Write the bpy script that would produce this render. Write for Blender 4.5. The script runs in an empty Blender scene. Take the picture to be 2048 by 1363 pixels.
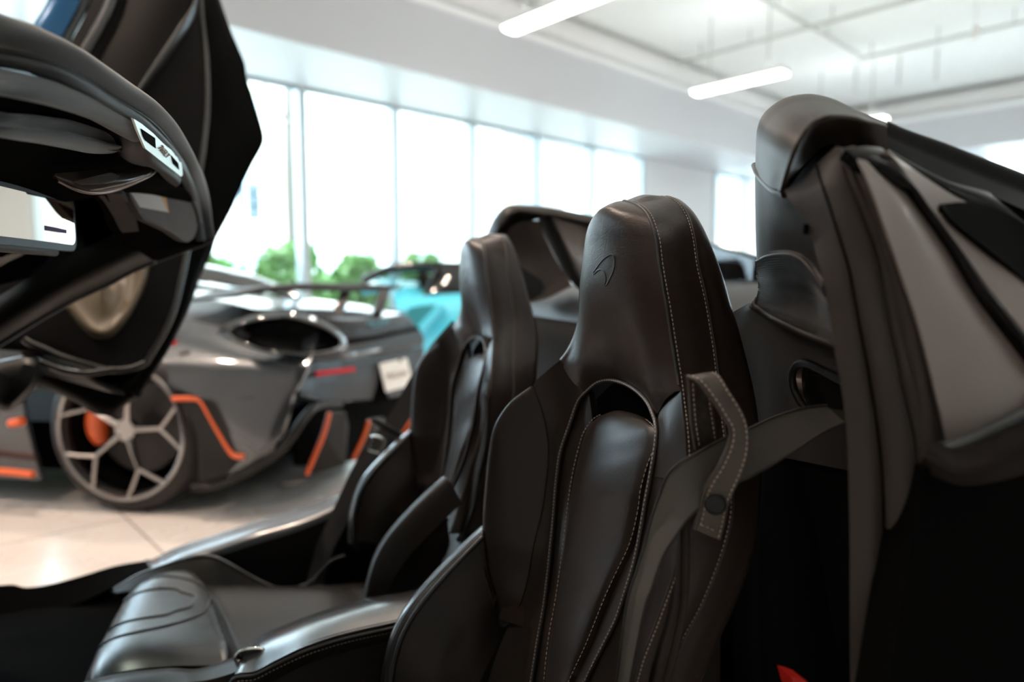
import bpy, math, random
import numpy as np
from mathutils import Vector, Matrix
from mathutils.bvhtree import BVHTree

random.seed(7)
SC = bpy.context.scene
COL = SC.collection

# ------------------------------------------------------------------ camera
EYE_H = 0.96
FPX, CX, CY = 1365.0, 1024.0, 681.5
PITCH, YAW = math.radians(5.0), math.radians(17.2)
HF = np.array([math.sin(YAW), math.cos(YAW), 0.0])
RT = np.array([math.cos(YAW), -math.sin(YAW), 0.0])
UP0 = np.array([0, 0, 1.0])
FW = HF * math.cos(PITCH) - UP0 * math.sin(PITCH)
UPV = UP0 * math.cos(PITCH) + HF * math.sin(PITCH)
EYE = np.array([0.0, 0.0, EYE_H])

cd = bpy.data.cameras.new('camera')
cam = bpy.data.objects.new('camera', cd)
COL.objects.link(cam)
cam.location = EYE
cam.rotation_euler = (math.pi / 2 - PITCH, 0, -YAW)
cd.sensor_width = 36.0
cd.lens = FPX / 2048 * 36.0
cd.clip_start = 0.02
cd.clip_end = 300
cd.dof.use_dof = True
cd.dof.focus_distance = 0.86
cd.dof.aperture_fstop = 2.0
SC.camera = cam

# ------------------------------------------------------------------ world, exposure
W = bpy.data.worlds.new('sky')
SC.world = W
W.use_nodes = True
bg = W.node_tree.nodes['Background']
bg.inputs[0].default_value = (0.68, 0.85, 1.0, 1)
bg.inputs[1].default_value = 6.2
SC.view_settings.view_transform = 'Standard'
SC.view_settings.look = 'None'
SC.view_settings.exposure = 1.0
SC.view_settings.gamma = 1.0
SC.view_settings.use_curve_mapping = False
cy = SC.cycles
cy.max_bounces = 8
cy.diffuse_bounces = 5
cy.glossy_bounces = 4
cy.transparent_max_bounces = 12
cy.sample_clamp_indirect = 6.0
cy.caustics_reflective = False
cy.caustics_refractive = False


# ------------------------------------------------------------------ rays and points
def ray(px, py):
    return RT * ((px - CX) / FPX) - UPV * ((py - CY) / FPX) + FW


def at(px, py, d):
    return EYE + ray(px, py) * d


def onY(px, py, Y):
    r = ray(px, py)
    return EYE + r * (Y / r[1])


def onZ(px, py, Z):
    r = ray(px, py)
    return EYE + r * ((Z - EYE_H) / r[2])


def onX(px, py, X):
    r = ray(px, py)
    return EYE + r * (X / r[0])


def ys(l):
    return [onY(*p) for p in l]


def zs(l):
    return [onZ(*p) for p in l]


def ds(l):
    return [at(*p) for p in l]


# ------------------------------------------------------------------ materials
MAT = {}


def mat(name, col, rough=0.5, metal=0.0, spec=0.5, coat=0.0, coat_rough=0.05, bump=None, emit=None, sheen=0.0, mottling=0.0):
    m = bpy.data.materials.new(name)
    m.use_nodes = True
    nt = m.node_tree
    b = nt.nodes['Principled BSDF']
    b.inputs['Base Color'].default_value = (*col, 1)
    b.inputs['Roughness'].default_value = rough
    b.inputs['Metallic'].default_value = metal
    b.inputs['Specular IOR Level'].default_value = spec
    b.inputs['Coat Weight'].default_value = coat
    b.inputs['Coat Roughness'].default_value = coat_rough
    b.inputs['Sheen Weight'].default_value = sheen
    if emit:
        b.inputs['Emission Color'].default_value = (*emit[0], 1)
        b.inputs['Emission Strength'].default_value = emit[1]
    tc = nt.nodes.new('ShaderNodeTexCoord')
    if mottling:
        nz = nt.nodes.new('ShaderNodeTexNoise')
        nz.inputs['Scale'].default_value = 6
        nz.inputs['Detail'].default_value = 4
        nt.links.new(tc.outputs['Object'], nz.inputs['Vector'])
        mx = nt.nodes.new('ShaderNodeMix')
        mx.data_type = 'RGBA'
        mx.inputs[6].default_value = (*[c * (1 - mottling) for c in col], 1)
        mx.inputs[7].default_value = (*[min(1, c * (1 + mottling)) for c in col], 1)
        nt.links.new(nz.outputs['Fac'], mx.inputs[0])
        nt.links.new(mx.outputs[2], b.inputs['Base Color'])
    if bump:
        prev = None
        for kind, scale, strength, dist in bump:
            if kind == 'voronoi':
                t = nt.nodes.new('ShaderNodeTexVoronoi')
                t.inputs['Scale'].default_value = scale
                out = t.outputs['Distance']
                nt.links.new(tc.outputs['Object'], t.inputs['Vector'])
            elif kind == 'noise':
                t = nt.nodes.new('ShaderNodeTexNoise')
                t.inputs['Scale'].default_value = scale
                t.inputs['Detail'].default_value = 6
                out = t.outputs['Fac']
                nt.links.new(tc.outputs['Object'], t.inputs['Vector'])
            elif kind == 'crease':
                mp = nt.nodes.new('ShaderNodeMapping')
                mp.inputs['Rotation'].default_value = (0.5, 0.3, 0.2)
                mp.inputs['Scale'].default_value = (1, 1, 2.6)
                nt.links.new(tc.outputs['Object'], mp.inputs['Vector'])
                n0 = nt.nodes.new('ShaderNodeTexNoise')
                n0.inputs['Scale'].default_value = 14
                nt.links.new(mp.outputs[0], n0.inputs['Vector'])
                ad = nt.nodes.new('ShaderNodeVectorMath')
                ad.operation = 'MULTIPLY_ADD'
                ad.inputs[1].default_value = (0.05, 0.05, 0.05)
                nt.links.new(n0.outputs['Color'], ad.inputs[0])
                nt.links.new(mp.outputs[0], ad.inputs[2])
                t = nt.nodes.new('ShaderNodeTexVoronoi')
                t.feature = 'DISTANCE_TO_EDGE'
                t.inputs['Scale'].default_value = scale
                nt.links.new(ad.outputs[0], t.inputs['Vector'])
                cr = nt.nodes.new('ShaderNodeMapRange')
                cr.inputs[1].default_value = 0.0
                cr.inputs[2].default_value = 0.07
                nt.links.new(t.outputs['Distance'], cr.inputs[0])
                out = cr.outputs[0]
            elif kind == 'weave':
                t = nt.nodes.new('ShaderNodeTexWave')
                t.inputs['Scale'].default_value = scale
                t.bands_direction = 'DIAGONAL'
                out = t.outputs['Fac']
                nt.links.new(tc.outputs['Object'], t.inputs['Vector'])
            bp = nt.nodes.new('ShaderNodeBump')
            bp.inputs['Strength'].default_value = strength
            bp.inputs['Distance'].default_value = dist
            nt.links.new(out, bp.inputs['Height'])
            if prev:
                nt.links.new(prev.outputs[0], bp.inputs['Normal'])
            prev = bp
        nt.links.new(prev.outputs[0], b.inputs['Normal'])
    MAT[name] = m
    return m


GRAIN = [('voronoi', 620, 0.25, 0.00035), ('noise', 60, 0.12, 0.001)]
mat('leather', (0.010, 0.0085, 0.0075), 0.46, spec=0.14, bump=GRAIN)
mat('leather_creased', (0.023, 0.0165, 0.0135), 0.36, spec=0.24, bump=GRAIN + [('crease', 30, 0.06, 0.0012)])
mat('leather_cap', (0.017, 0.0125, 0.0095), 0.42, spec=0.2, bump=GRAIN)
mat('strip_black', (0.003, 0.003, 0.003), 0.22, spec=0.10)
mat('leather_smooth', (0.018, 0.0145, 0.0125), 0.36, spec=0.22, bump=[('noise', 240, 0.10, 0.0015)])
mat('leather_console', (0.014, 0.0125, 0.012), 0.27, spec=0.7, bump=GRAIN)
mat('leather_strap', (0.030, 0.024, 0.017), 0.45, bump=[('noise', 120, 0.5, 0.003)])
mat('piping', (0.014, 0.013, 0.013), 0.45)
mat('thread', (0.34, 0.28, 0.25), 0.7)
mat('suede', (0.030, 0.035, 0.036), 0.8, sheen=0.35, bump=[('noise', 500, 0.3, 0.001)])
mat('rubber', (0.028, 0.032, 0.032), 0.55, bump=[('noise', 300, 0.12, 0.001)])
mat('seal_cloth', (0.017, 0.0118, 0.0086), 0.7, bump=[('noise', 90, 0.25, 0.003), ('voronoi', 900, 0.15, 0.0006)])
mat('dark_plastic', (0.006, 0.006, 0.006), 0.42, spec=0.3, bump=[('voronoi', 700, 0.12, 0.0008)])
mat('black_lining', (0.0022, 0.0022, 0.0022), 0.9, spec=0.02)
mat('satin_black', (0.003, 0.003, 0.003), 0.40, spec=0.02)
mat('lens_tan_reflection', (0.055, 0.045, 0.04), 0.18, spec=0.6)  # tan reflection on the lens put into the base colour
mat('sill_highlight', (0.13, 0.137, 0.15), 0.22, spec=1.0, coat=0.7, coat_rough=0.16)  # window highlight on the sill put into the pale blue-grey base
mat('gloss_black', (0.004, 0.004, 0.004), 0.06, coat=1.0, coat_rough=0.03)
mat('tan_reflection_paint', (0.165, 0.138, 0.124), 0.34, metal=0.25, coat=0.25, coat_rough=0.1)  # brown-grey base takes in the beige reflection on the gloss panels
mat('ledge_cloth', (0.012, 0.010, 0.009), 0.85, spec=0.08)
mat('badge_metal', (0.62, 0.68, 0.64), 0.35, metal=0.5)
mat('chrome', (0.75, 0.74, 0.72), 0.12, metal=1.0)
mat('satin_metal', (0.42, 0.34, 0.30), 0.35, metal=0.9)
mat('mirror_glass', (0.90, 0.80, 0.68), 0.01, metal=1.0)  # warm tint put in so the reflected white wall turns beige
mat('purple_film', (0.05, 0.008, 0.11), 0.6)
mat('label_white', (0.42, 0.37, 0.34), 0.6)
mat('label_orange', (0.50, 0.24, 0.06), 0.6)
mat('visor_cloth', (0.06, 0.05, 0.045), 0.8)
mat('webbing_black', (0.007, 0.007, 0.008), 0.7, bump=[('weave', 300, 0.4, 0.001)])
mat('webbing', (0.055, 0.053, 0.046), 0.6, bump=[('weave', 520, 0.7, 0.0008), ('noise', 900, 0.4, 0.001)])
mat('mesh_cloth', (0.008, 0.008, 0.009), 0.42, bump=[('voronoi', 900, 0.5, 0.001)])
mat('red_plastic', (0.40, 0.012, 0.008), 0.6, spec=0.2)
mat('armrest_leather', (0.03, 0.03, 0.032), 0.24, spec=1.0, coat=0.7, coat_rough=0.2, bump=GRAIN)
mat('door_leather', (0.0042, 0.0036, 0.0034), 0.42, spec=0.10, bump=[('noise', 200, 0.1, 0.001)])
mat('pocket_lit_leather', (0.16, 0.12, 0.075), 0.35)  # golden light inside the door pocket put into the base colour
mat('blue_paint', (0.008, 0.12, 0.30), 0.18, metal=0.3, coat=1.0)
mat('grey_paint', (0.050, 0.056, 0.064), 0.25, metal=0.35, coat=1.0, coat_rough=0.04)
mat('carbon', (0.012, 0.011, 0.0105), 0.5, spec=0.22, coat=0.06)
mat('grille', (0.003, 0.003, 0.003), 0.9, spec=0.05)
mat('orange_paint', (0.85, 0.14, 0.035), 0.35)
mat('tyre', (0.009, 0.008, 0.0078), 0.6, bump=[('noise', 60, 0.2, 0.004)])
mat('alloy', (0.34, 0.32, 0.31), 0.22, metal=1.0)
mat('brake_steel', (0.03, 0.028, 0.028), 0.4, metal=0.6)
mat('red_lens', (0.50, 0.004, 0.012), 0.5, spec=0.1)
mat('plate_white', (0.86, 0.83, 0.78), 0.5)
mat('plate_text', (0.30, 0.21, 0.15), 0.6)
mat('teal_text', (0.03, 0.25, 0.30), 0.4)
mat('cyan_paint', (0.10, 0.66, 0.88), 0.25, coat=1.0, coat_rough=0.04)
mat('white_paint', (0.80, 0.82, 0.83), 0.45)
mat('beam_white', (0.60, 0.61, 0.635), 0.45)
mat('lit_lip_white', (0.93, 0.94, 0.95), 0.35)  # glow of the beam's lip put into a paler white than the beam
mat('ceiling_white', (0.86, 0.88, 0.86), 0.8, mottling=0.04)
mat('duct_white', (0.80, 0.79, 0.78), 0.5)
mat('pipe_paint', (0.50, 0.51, 0.48), 0.5)
mat('frame_grey', (0.14, 0.18, 0.20), 0.4, metal=0.3)
mat('mullion', (0.56, 0.63, 0.66), 0.4, metal=0.2)
mat('wall_white', (0.78, 0.78, 0.78), 0.7)
mat('wall_beige', (0.62, 0.575, 0.54), 0.8)
mat('lamp_diffuser', (1, 1, 1), 0.5, emit=((1.0, 0.99, 0.97), 6.5))
mat('added_uplight_glow', (1, 1, 1), 0.5, emit=((0.95, 0.99, 1.0), 3.4))  # glow added on top of the pendants to brighten the ceiling
mat('lamp_body', (0.85, 0.84, 0.82), 0.4)
mat('pavement', (0.88, 0.85, 0.80), 0.9)
mat('leaf', (0.19, 0.40, 0.10), 0.6)
mat('leaf_pale', (0.28, 0.46, 0.17), 0.6)
mat('bark', (0.13, 0.11, 0.09), 0.9, bump=[('noise', 20, 0.6, 0.03)])
mat('facade', (0.56, 0.50, 0.45), 0.9)
mat('facade_glass', (0.40, 0.46, 0.50), 0.5)
mat('signal_grey', (0.10, 0.13, 0.15), 0.6)
mat('van_white', (0.8, 0.82, 0.84), 0.4)
mat('flower_red', (0.5, 0.05, 0.05), 0.6)


def glass_mat(name, tint, refl=1.0):
    m = bpy.data.materials.new(name)
    m.use_nodes = True
    nt = m.node_tree
    nt.nodes.clear()
    o = nt.nodes.new('ShaderNodeOutputMaterial')
    t = nt.nodes.new('ShaderNodeBsdfTransparent')
    t.inputs[0].default_value = (*tint, 1)
    g = nt.nodes.new('ShaderNodeBsdfGlossy')
    g.inputs['Roughness'].default_value = 0.02
    f = nt.nodes.new('ShaderNodeFresnel')
    f.inputs[0].default_value = 1.45
    mu = nt.nodes.new('ShaderNodeMath')
    mu.operation = 'MULTIPLY'
    mu.inputs[1].default_value = refl
    nt.links.new(f.outputs[0], mu.inputs[0])
    x = nt.nodes.new('ShaderNodeMixShader')
    nt.links.new(mu.outputs[0], x.inputs[0])
    nt.links.new(t.outputs[0], x.inputs[1])
    nt.links.new(g.outputs[0], x.inputs[2])
    nt.links.new(x.outputs[0], o.inputs[0])
    MAT[name] = m


glass_mat('window_glass', (0.96, 0.99, 0.98), 0.6)
glass_mat('car_glass', (0.55, 0.66, 0.66), 1.0)
glass_mat('shade_glass', (0.10, 0.12, 0.10), 1.0)


# ------------------------------------------------------------------ object makers
ORG = {}


def empty(name, loc, label, cat, group=None):
    o = bpy.data.objects.new(name, None)
    COL.objects.link(o)
    o.location = loc
    o.empty_display_size = 0.1
    ORG[o.name] = np.array(loc, float)
    o['label'] = label
    o['category'] = cat
    if group:
        o['group'] = group
    return o


def tag(o, label, cat, group=None, kind=None):
    if label:
        o['label'] = label
    if cat:
        o['category'] = cat
    if group:
        o['group'] = group
    if kind:
        o['kind'] = kind
    return o


def struct(o):
    o['kind'] = 'structure'
    return o


def mk(name, V, Fc, material, parent=None, label=None, smooth=True, sharp=0.7):
    V = np.array(V, float)
    if parent is not None:
        org = ORG[parent.name]
    else:
        mn, mx = V.min(0), V.max(0)
        org = np.array([(mn[0] + mx[0]) / 2, (mn[1] + mx[1]) / 2, mn[2]])
    me = bpy.data.meshes.new(name)
    me.from_pydata([tuple(v) for v in (V - org)], [], Fc)
    me.materials.append(MAT[material])
    if smooth:
        me.shade_smooth()
        try:
            me.set_sharp_from_angle(angle=sharp)
        except Exception:
            pass
    o = bpy.data.objects.new(name, me)
    COL.objects.link(o)
    if parent is not None:
        o.parent = parent
        ORG[o.name] = org
    else:
        o.location = org
        ORG[o.name] = org
    if label:
        o['label'] = label
    return o


class MB:
    """collects shapes into one mesh"""

    def __init__(s):
        s.V = []
        s.F = []

    def add(s, V, Fc):
        n = len(s.V)
        s.V += [np.array(v, float) for v in V]
        s.F += [tuple(i + n for i in f) for f in Fc]
        return s

    def box(s, c, size, ax=None):
        ax = np.eye(3) if ax is None else ax
        c = np.array(c, float)
        h = np.array(size, float) / 2
        V = []
        for x in (-1, 1):
            for y in (-1, 1):
                for z in (-1, 1):
                    V.append(c + ax[0] * h[0] * x + ax[1] * h[1] * y + ax[2] * h[2] * z)
        s.add(V, [(0, 1, 3, 2), (4, 6, 7, 5), (0, 4, 5, 1), (2, 3, 7, 6), (0, 2, 6, 4), (1, 5, 7, 3)])
        return s

    def tube(s, P, r, n=10, closed=False, flat=1.0, upv=None):
        V, Fc = tube_geo(P, r, n, closed, flat, upv)
        return s.add(V, Fc)

    def build(s, name, material, parent=None, label=None, smooth=True, sharp=0.7):
        return mk(name, s.V, s.F, material, parent, label, smooth, sharp)


def crv(P, n, closed=False):
    P = np.array(P, float)
    if len(P) == 1:
        return np.repeat(P, n, 0)
    if closed:
        P = np.vstack([P, P[:1]])
    d = np.linalg.norm(np.diff(P, axis=0), axis=1)
    t = np.concatenate([[0], np.cumsum(np.maximum(d, 1e-9))])
    if closed:
        Q = np.vstack([P[-2], P, P[1]])
        T = np.concatenate([[t[0] - (t[-1] - t[-2])], t, [t[-1] + (t[1] - t[0])]])
    else:
        Q = np.vstack([2 * P[0] - P[1], P, 2 * P[-1] - P[-2]])
        T = np.concatenate([[t[0] - (t[1] - t[0])], t, [t[-1] + (t[-1] - t[-2])]])
    u = np.linspace(0, t[-1], n, endpoint=not closed)
    out = np.zeros((n, P.shape[1]))
    for k, x in enumerate(u):
        i = min(max(np.searchsorted(t, x, 'right') - 1, 0), len(P) - 2)
        p0, p1, p2, p3 = Q[i], Q[i + 1], Q[i + 2], Q[i + 3]
        t0, t1, t2, t3 = T[i], T[i + 1], T[i + 2], T[i + 3]
        m1 = (p2 - p0) / (t2 - t0)
        m2 = (p3 - p1) / (t3 - t1)
        h = t2 - t1
        w = (x - t1) / h
        out[k] = ((2 * w**3 - 3 * w**2 + 1) * p1 + (w**3 - 2 * w**2 + w) * h * m1 +
                  (-2 * w**3 + 3 * w**2) * p2 + (w**3 - w**2) * h * m2)
    return out


def cr_idx(P, n):
    """Catmull-Rom through P with uniform parameter (rows keep pace with one another)"""
    P = np.array(P, float)
    k = len(P)
    Q = np.vstack([2 * P[0] - P[1], P, 2 * P[-1] - P[-2]])
    u = np.linspace(0, k - 1, n)
    out = np.zeros((n, P.shape[1]))
    for j, x in enumerate(u):
        i = min(int(x), k - 2)
        w = x - i
        p0, p1, p2, p3 = Q[i], Q[i + 1], Q[i + 2], Q[i + 3]
        out[j] = 0.5 * (2 * p1 + (p2 - p0) * w + (2 * p0 - 5 * p1 + 4 * p2 - p3) * w * w + (3 * p1 - p0 - 3 * p2 + p3) * w**3)
    return out


def grid_normals(G):
    du = np.gradient(G, axis=0)
    dv = np.gradient(G, axis=1)
    N = np.cross(du, dv)
    L = np.linalg.norm(N, axis=2, keepdims=True)
    return N / np.maximum(L, 1e-9)


def grid(curves, n, m, lin=False, byidx=False):
    R = np.array([(cr_idx(c, n) if byidx else crv(c, n)) for c in curves])
    out = np.zeros((n, m, 3))
    for i in range(n):
        if lin or len(curves) == 2:
            k = len(curves)
            for j, x in enumerate(np.linspace(0, k - 1, m)):
                a = min(int(x), k - 2)
                out[i, j] = R[a, i] * (1 - x + a) + R[a + 1, i] * (x - a)
        else:
            out[i] = cr_idx(R[:, i], m)
    return out


def grid_mesh(G, thick=0.0, bulge=0.0, ref=None, power=1.0, bulge_dir='both', side=1):
    """grid of points -> closed slab; front turned towards ref, thickness behind it"""
    n, m, _ = G.shape
    ref = EYE if ref is None else np.array(ref, float)
    N = grid_normals(G)
    c = G.reshape(-1, 3).mean(0)
    sgn = 1.0 if np.sum(N * (ref - G)) >= 0 else -1.0
    N = N * sgn
    if bulge:
        a = np.sin(np.linspace(0, 1, n) * math.pi)
        b = np.sin(np.linspace(0, 1, m) * math.pi)
        if bulge_dir == 'v':
            w = np.repeat(b[None, :], n, 0)
        elif bulge_dir == 'u':
            w = np.repeat(a[:, None], m, 1)
        else:
            w = np.outer(a, b)
        w = np.abs(w) ** power
        G = G + N * (bulge * w)[:, :, None]
    V = list(G.reshape(-1, 3))
    Fc = []
    idx = lambda i, j: i * m + j
    for i in range(n - 1):
        for j in range(m - 1):
            f = (idx(i, j), idx(i + 1, j), idx(i + 1, j + 1), idx(i, j + 1))
            Fc.append(f if sgn > 0 else f[::-1])
    if thick:
        o = len(V)
        B = G - N * thick
        V += list(B.reshape(-1, 3))
        for i in range(n - 1):
            for j in range(m - 1):
                f = (o + idx(i, j), o + idx(i, j + 1), o + idx(i + 1, j + 1), o + idx(i + 1, j))
                Fc.append(f if sgn > 0 else f[::-1])
        loop = [idx(0, j) for j in range(m)] + [idx(i, m - 1) for i in range(1, n)] + \
               [idx(n - 1, j) for j in range(m - 2, -1, -1)] + [idx(i, 0) for i in range(n - 2, 0, -1)]
        for a_, b_ in zip(loop, loop[1:] + loop[:1]):
            f = (a_, b_, o + b_, o + a_)
            Fc.append(f if sgn > 0 else f[::-1])
    return V, Fc


def loft(name, curves, material, parent=None, n=40, m=12, thick=0.004, bulge=0.0, label=None, ref=None, power=1.0,
         bulge_dir='both', lin=False, byidx=False, sharp=0.9):
    G = grid(curves, n, m, lin, byidx)
    V, Fc = grid_mesh(G, thick, bulge, ref, power, bulge_dir)
    return mk(name, V, Fc, material, parent, label, sharp=sharp)


def frames(P, closed=False, upv=None):
    P = np.array(P, float)
    n = len(P)
    if closed:
        T = np.roll(P, -1, 0) - np.roll(P, 1, 0)
    else:
        T = np.gradient(P, axis=0)
    T /= np.maximum(np.linalg.norm(T, axis=1, keepdims=True), 1e-9)
    A = []
    a = np.array(upv if upv is not None else (0.13, 0.21, 0.97), float)
    for t in T:
        if upv is not None:
            a = np.array(upv, float)
        a = a - t * np.dot(a, t)
        if np.linalg.norm(a) < 1e-6:
            a = np.cross(t, (1, 0, 0))
        a = a / np.linalg.norm(a)
        A.append(a)
    A = np.array(A)
    B = np.cross(T, A)
    return T, A, B


def tube_geo(P, r, n=10, closed=False, flat=1.0, upv=None):
    P = np.array(P, float)
    T, A, B = frames(P, closed, upv)
    k = len(P)
    r = np.broadcast_to(np.array(r, float), (k,))
    V = []
    for i in range(k):
        for j in range(n):
            a = 2 * math.pi * j / n
            V.append(P[i] + (A[i] * math.cos(a) * flat + B[i] * math.sin(a)) * r[i])
    Fc = []
    for i in range(k if closed else k - 1):
        i2 = (i + 1) % k
        for j in range(n):
            j2 = (j + 1) % n
            Fc.append((i * n + j, i2 * n + j, i2 * n + j2, i * n + j2))
    if not closed:
        Fc.append(tuple(range(n))[::-1])
        Fc.append(tuple((k - 1) * n + j for j in range(n)))
    return V, Fc


def tube(name, P, r, material, parent=None, n=10, closed=False, flat=1.0, upv=None, res=None, label=None):
    if res:
        P = crv(P, res, closed)
    V, Fc = tube_geo(P, r, n, closed, flat, upv)
    return mk(name, V, Fc, material, parent, label, sharp=1.2)


def stitch_geo(mb, P, step=0.0065, r=0.00055, fill=0.62):
    P = np.array(P, float)
    d = np.concatenate([[0], np.cumsum(np.linalg.norm(np.diff(P, axis=0), axis=1))])
    k = int(d[-1] / step)
    for i in range(k):
        q = []
        for f in (0, fill * 0.5, fill):
            s = (i + f) * step
            q.append([np.interp(s, d, P[:, c]) for c in range(3)])
        mb.tube(q, [r * 0.6, r * 1.15, r * 0.6], 6)
    return mb


def plate(name, poly, thick, material, parent=None, direction=None, label=None, smooth=False):
    """planar polygon of 3-D points pushed back by thick along direction"""
    P = np.array(poly, float)
    if direction is None:
        nrm = np.zeros(3)
        for i in range(len(P)):
            nrm += np.cross(P[i] - P[0], P[(i + 1) % len(P)] - P[0])
        nrm /= np.linalg.norm(nrm)
        if np.dot(nrm, EYE - P.mean(0)) > 0:
            nrm = -nrm
        direction = nrm
    D = np.array(direction, float) * thick
    n = len(P)
    V = list(P) + list(P + D)
    front = tuple(range(n))
    nrm = np.zeros(3)
    for i in range(n):
        nrm += np.cross(P[i] - P[0], P[(i + 1) % n] - P[0])
    if np.dot(nrm, D) > 0:
        front = front[::-1]
    Fc = [front, tuple(n + i for i in front[::-1])]
    fl = list(front)
    for a, b in zip(fl, fl[1:] + fl[:1]):
        Fc.append((b, a, n + a, n + b))
    return mk(name, V, Fc, material, parent, label, smooth=smooth)


def text_mesh(name, s, origin, xdir, ydir, size, material, parent=None, depth=0.0006, align='CENTER', raw=False):
    """lettering as real mesh; origin is the centre of the line"""
    cu = bpy.data.curves.new(name, 'FONT')
    cu.body = s
    cu.size = 1.0
    cu.extrude = 0.02
    cu.align_x = align
    cu.align_y = 'CENTER'
    t = bpy.data.objects.new(name + '_curve', cu)
    COL.objects.link(t)
    dg = bpy.context.evaluated_depsgraph_get()
    me = bpy.data.meshes.new_from_object(t.evaluated_get(dg))
    x = np.array(xdir, float); x /= np.linalg.norm(x)
    y = np.array(ydir, float); y -= x * np.dot(x, y); y /= np.linalg.norm(y)
    z = np.cross(x, y)
    if raw:
        x, y = np.array(xdir, float), np.array(ydir, float)
        z = np.cross(x, y); z /= np.linalg.norm(z)
    V = [np.array(origin) + x * v.co[0] * size + y * v.co[1] * size + z * (v.co[2] * depth / 0.02) for v in me.vertices]
    Fc = [tuple(p.vertices) for p in me.polygons]
    bpy.data.objects.remove(t)
    bpy.data.curves.remove(cu)
    bpy.data.meshes.remove(me)
    return mk(name, V, Fc, material, parent, smooth=False)


# ================================================================== THE ROOM
A1 = math.radians(64.3)
E1 = np.array([math.sin(A1), math.cos(A1), 0.0])      # along the window wall
E2 = np.array([math.cos(A1), -math.sin(A1), 0.0])     # from the window wall into the room
E3 = np.array([0, 0, 1.0])
RO = np.array([0.10, 9.847, 0.0])
RAX = np.array([E1, E2, E3])
TC, TL, SB, CEIL = 14.0, -9.0, 15.0, 5.0


def rp(t, s, z):
    return RO + E1 * t + E2 * s + E3 * z


def rbox(t0, t1, s0, s1, z0, z1):
    return MB().box(rp((t0 + t1) / 2, (s0 + s1) / 2, (z0 + z1) / 2), (t1 - t0, s1 - s0, z1 - z0), RAX)


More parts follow.
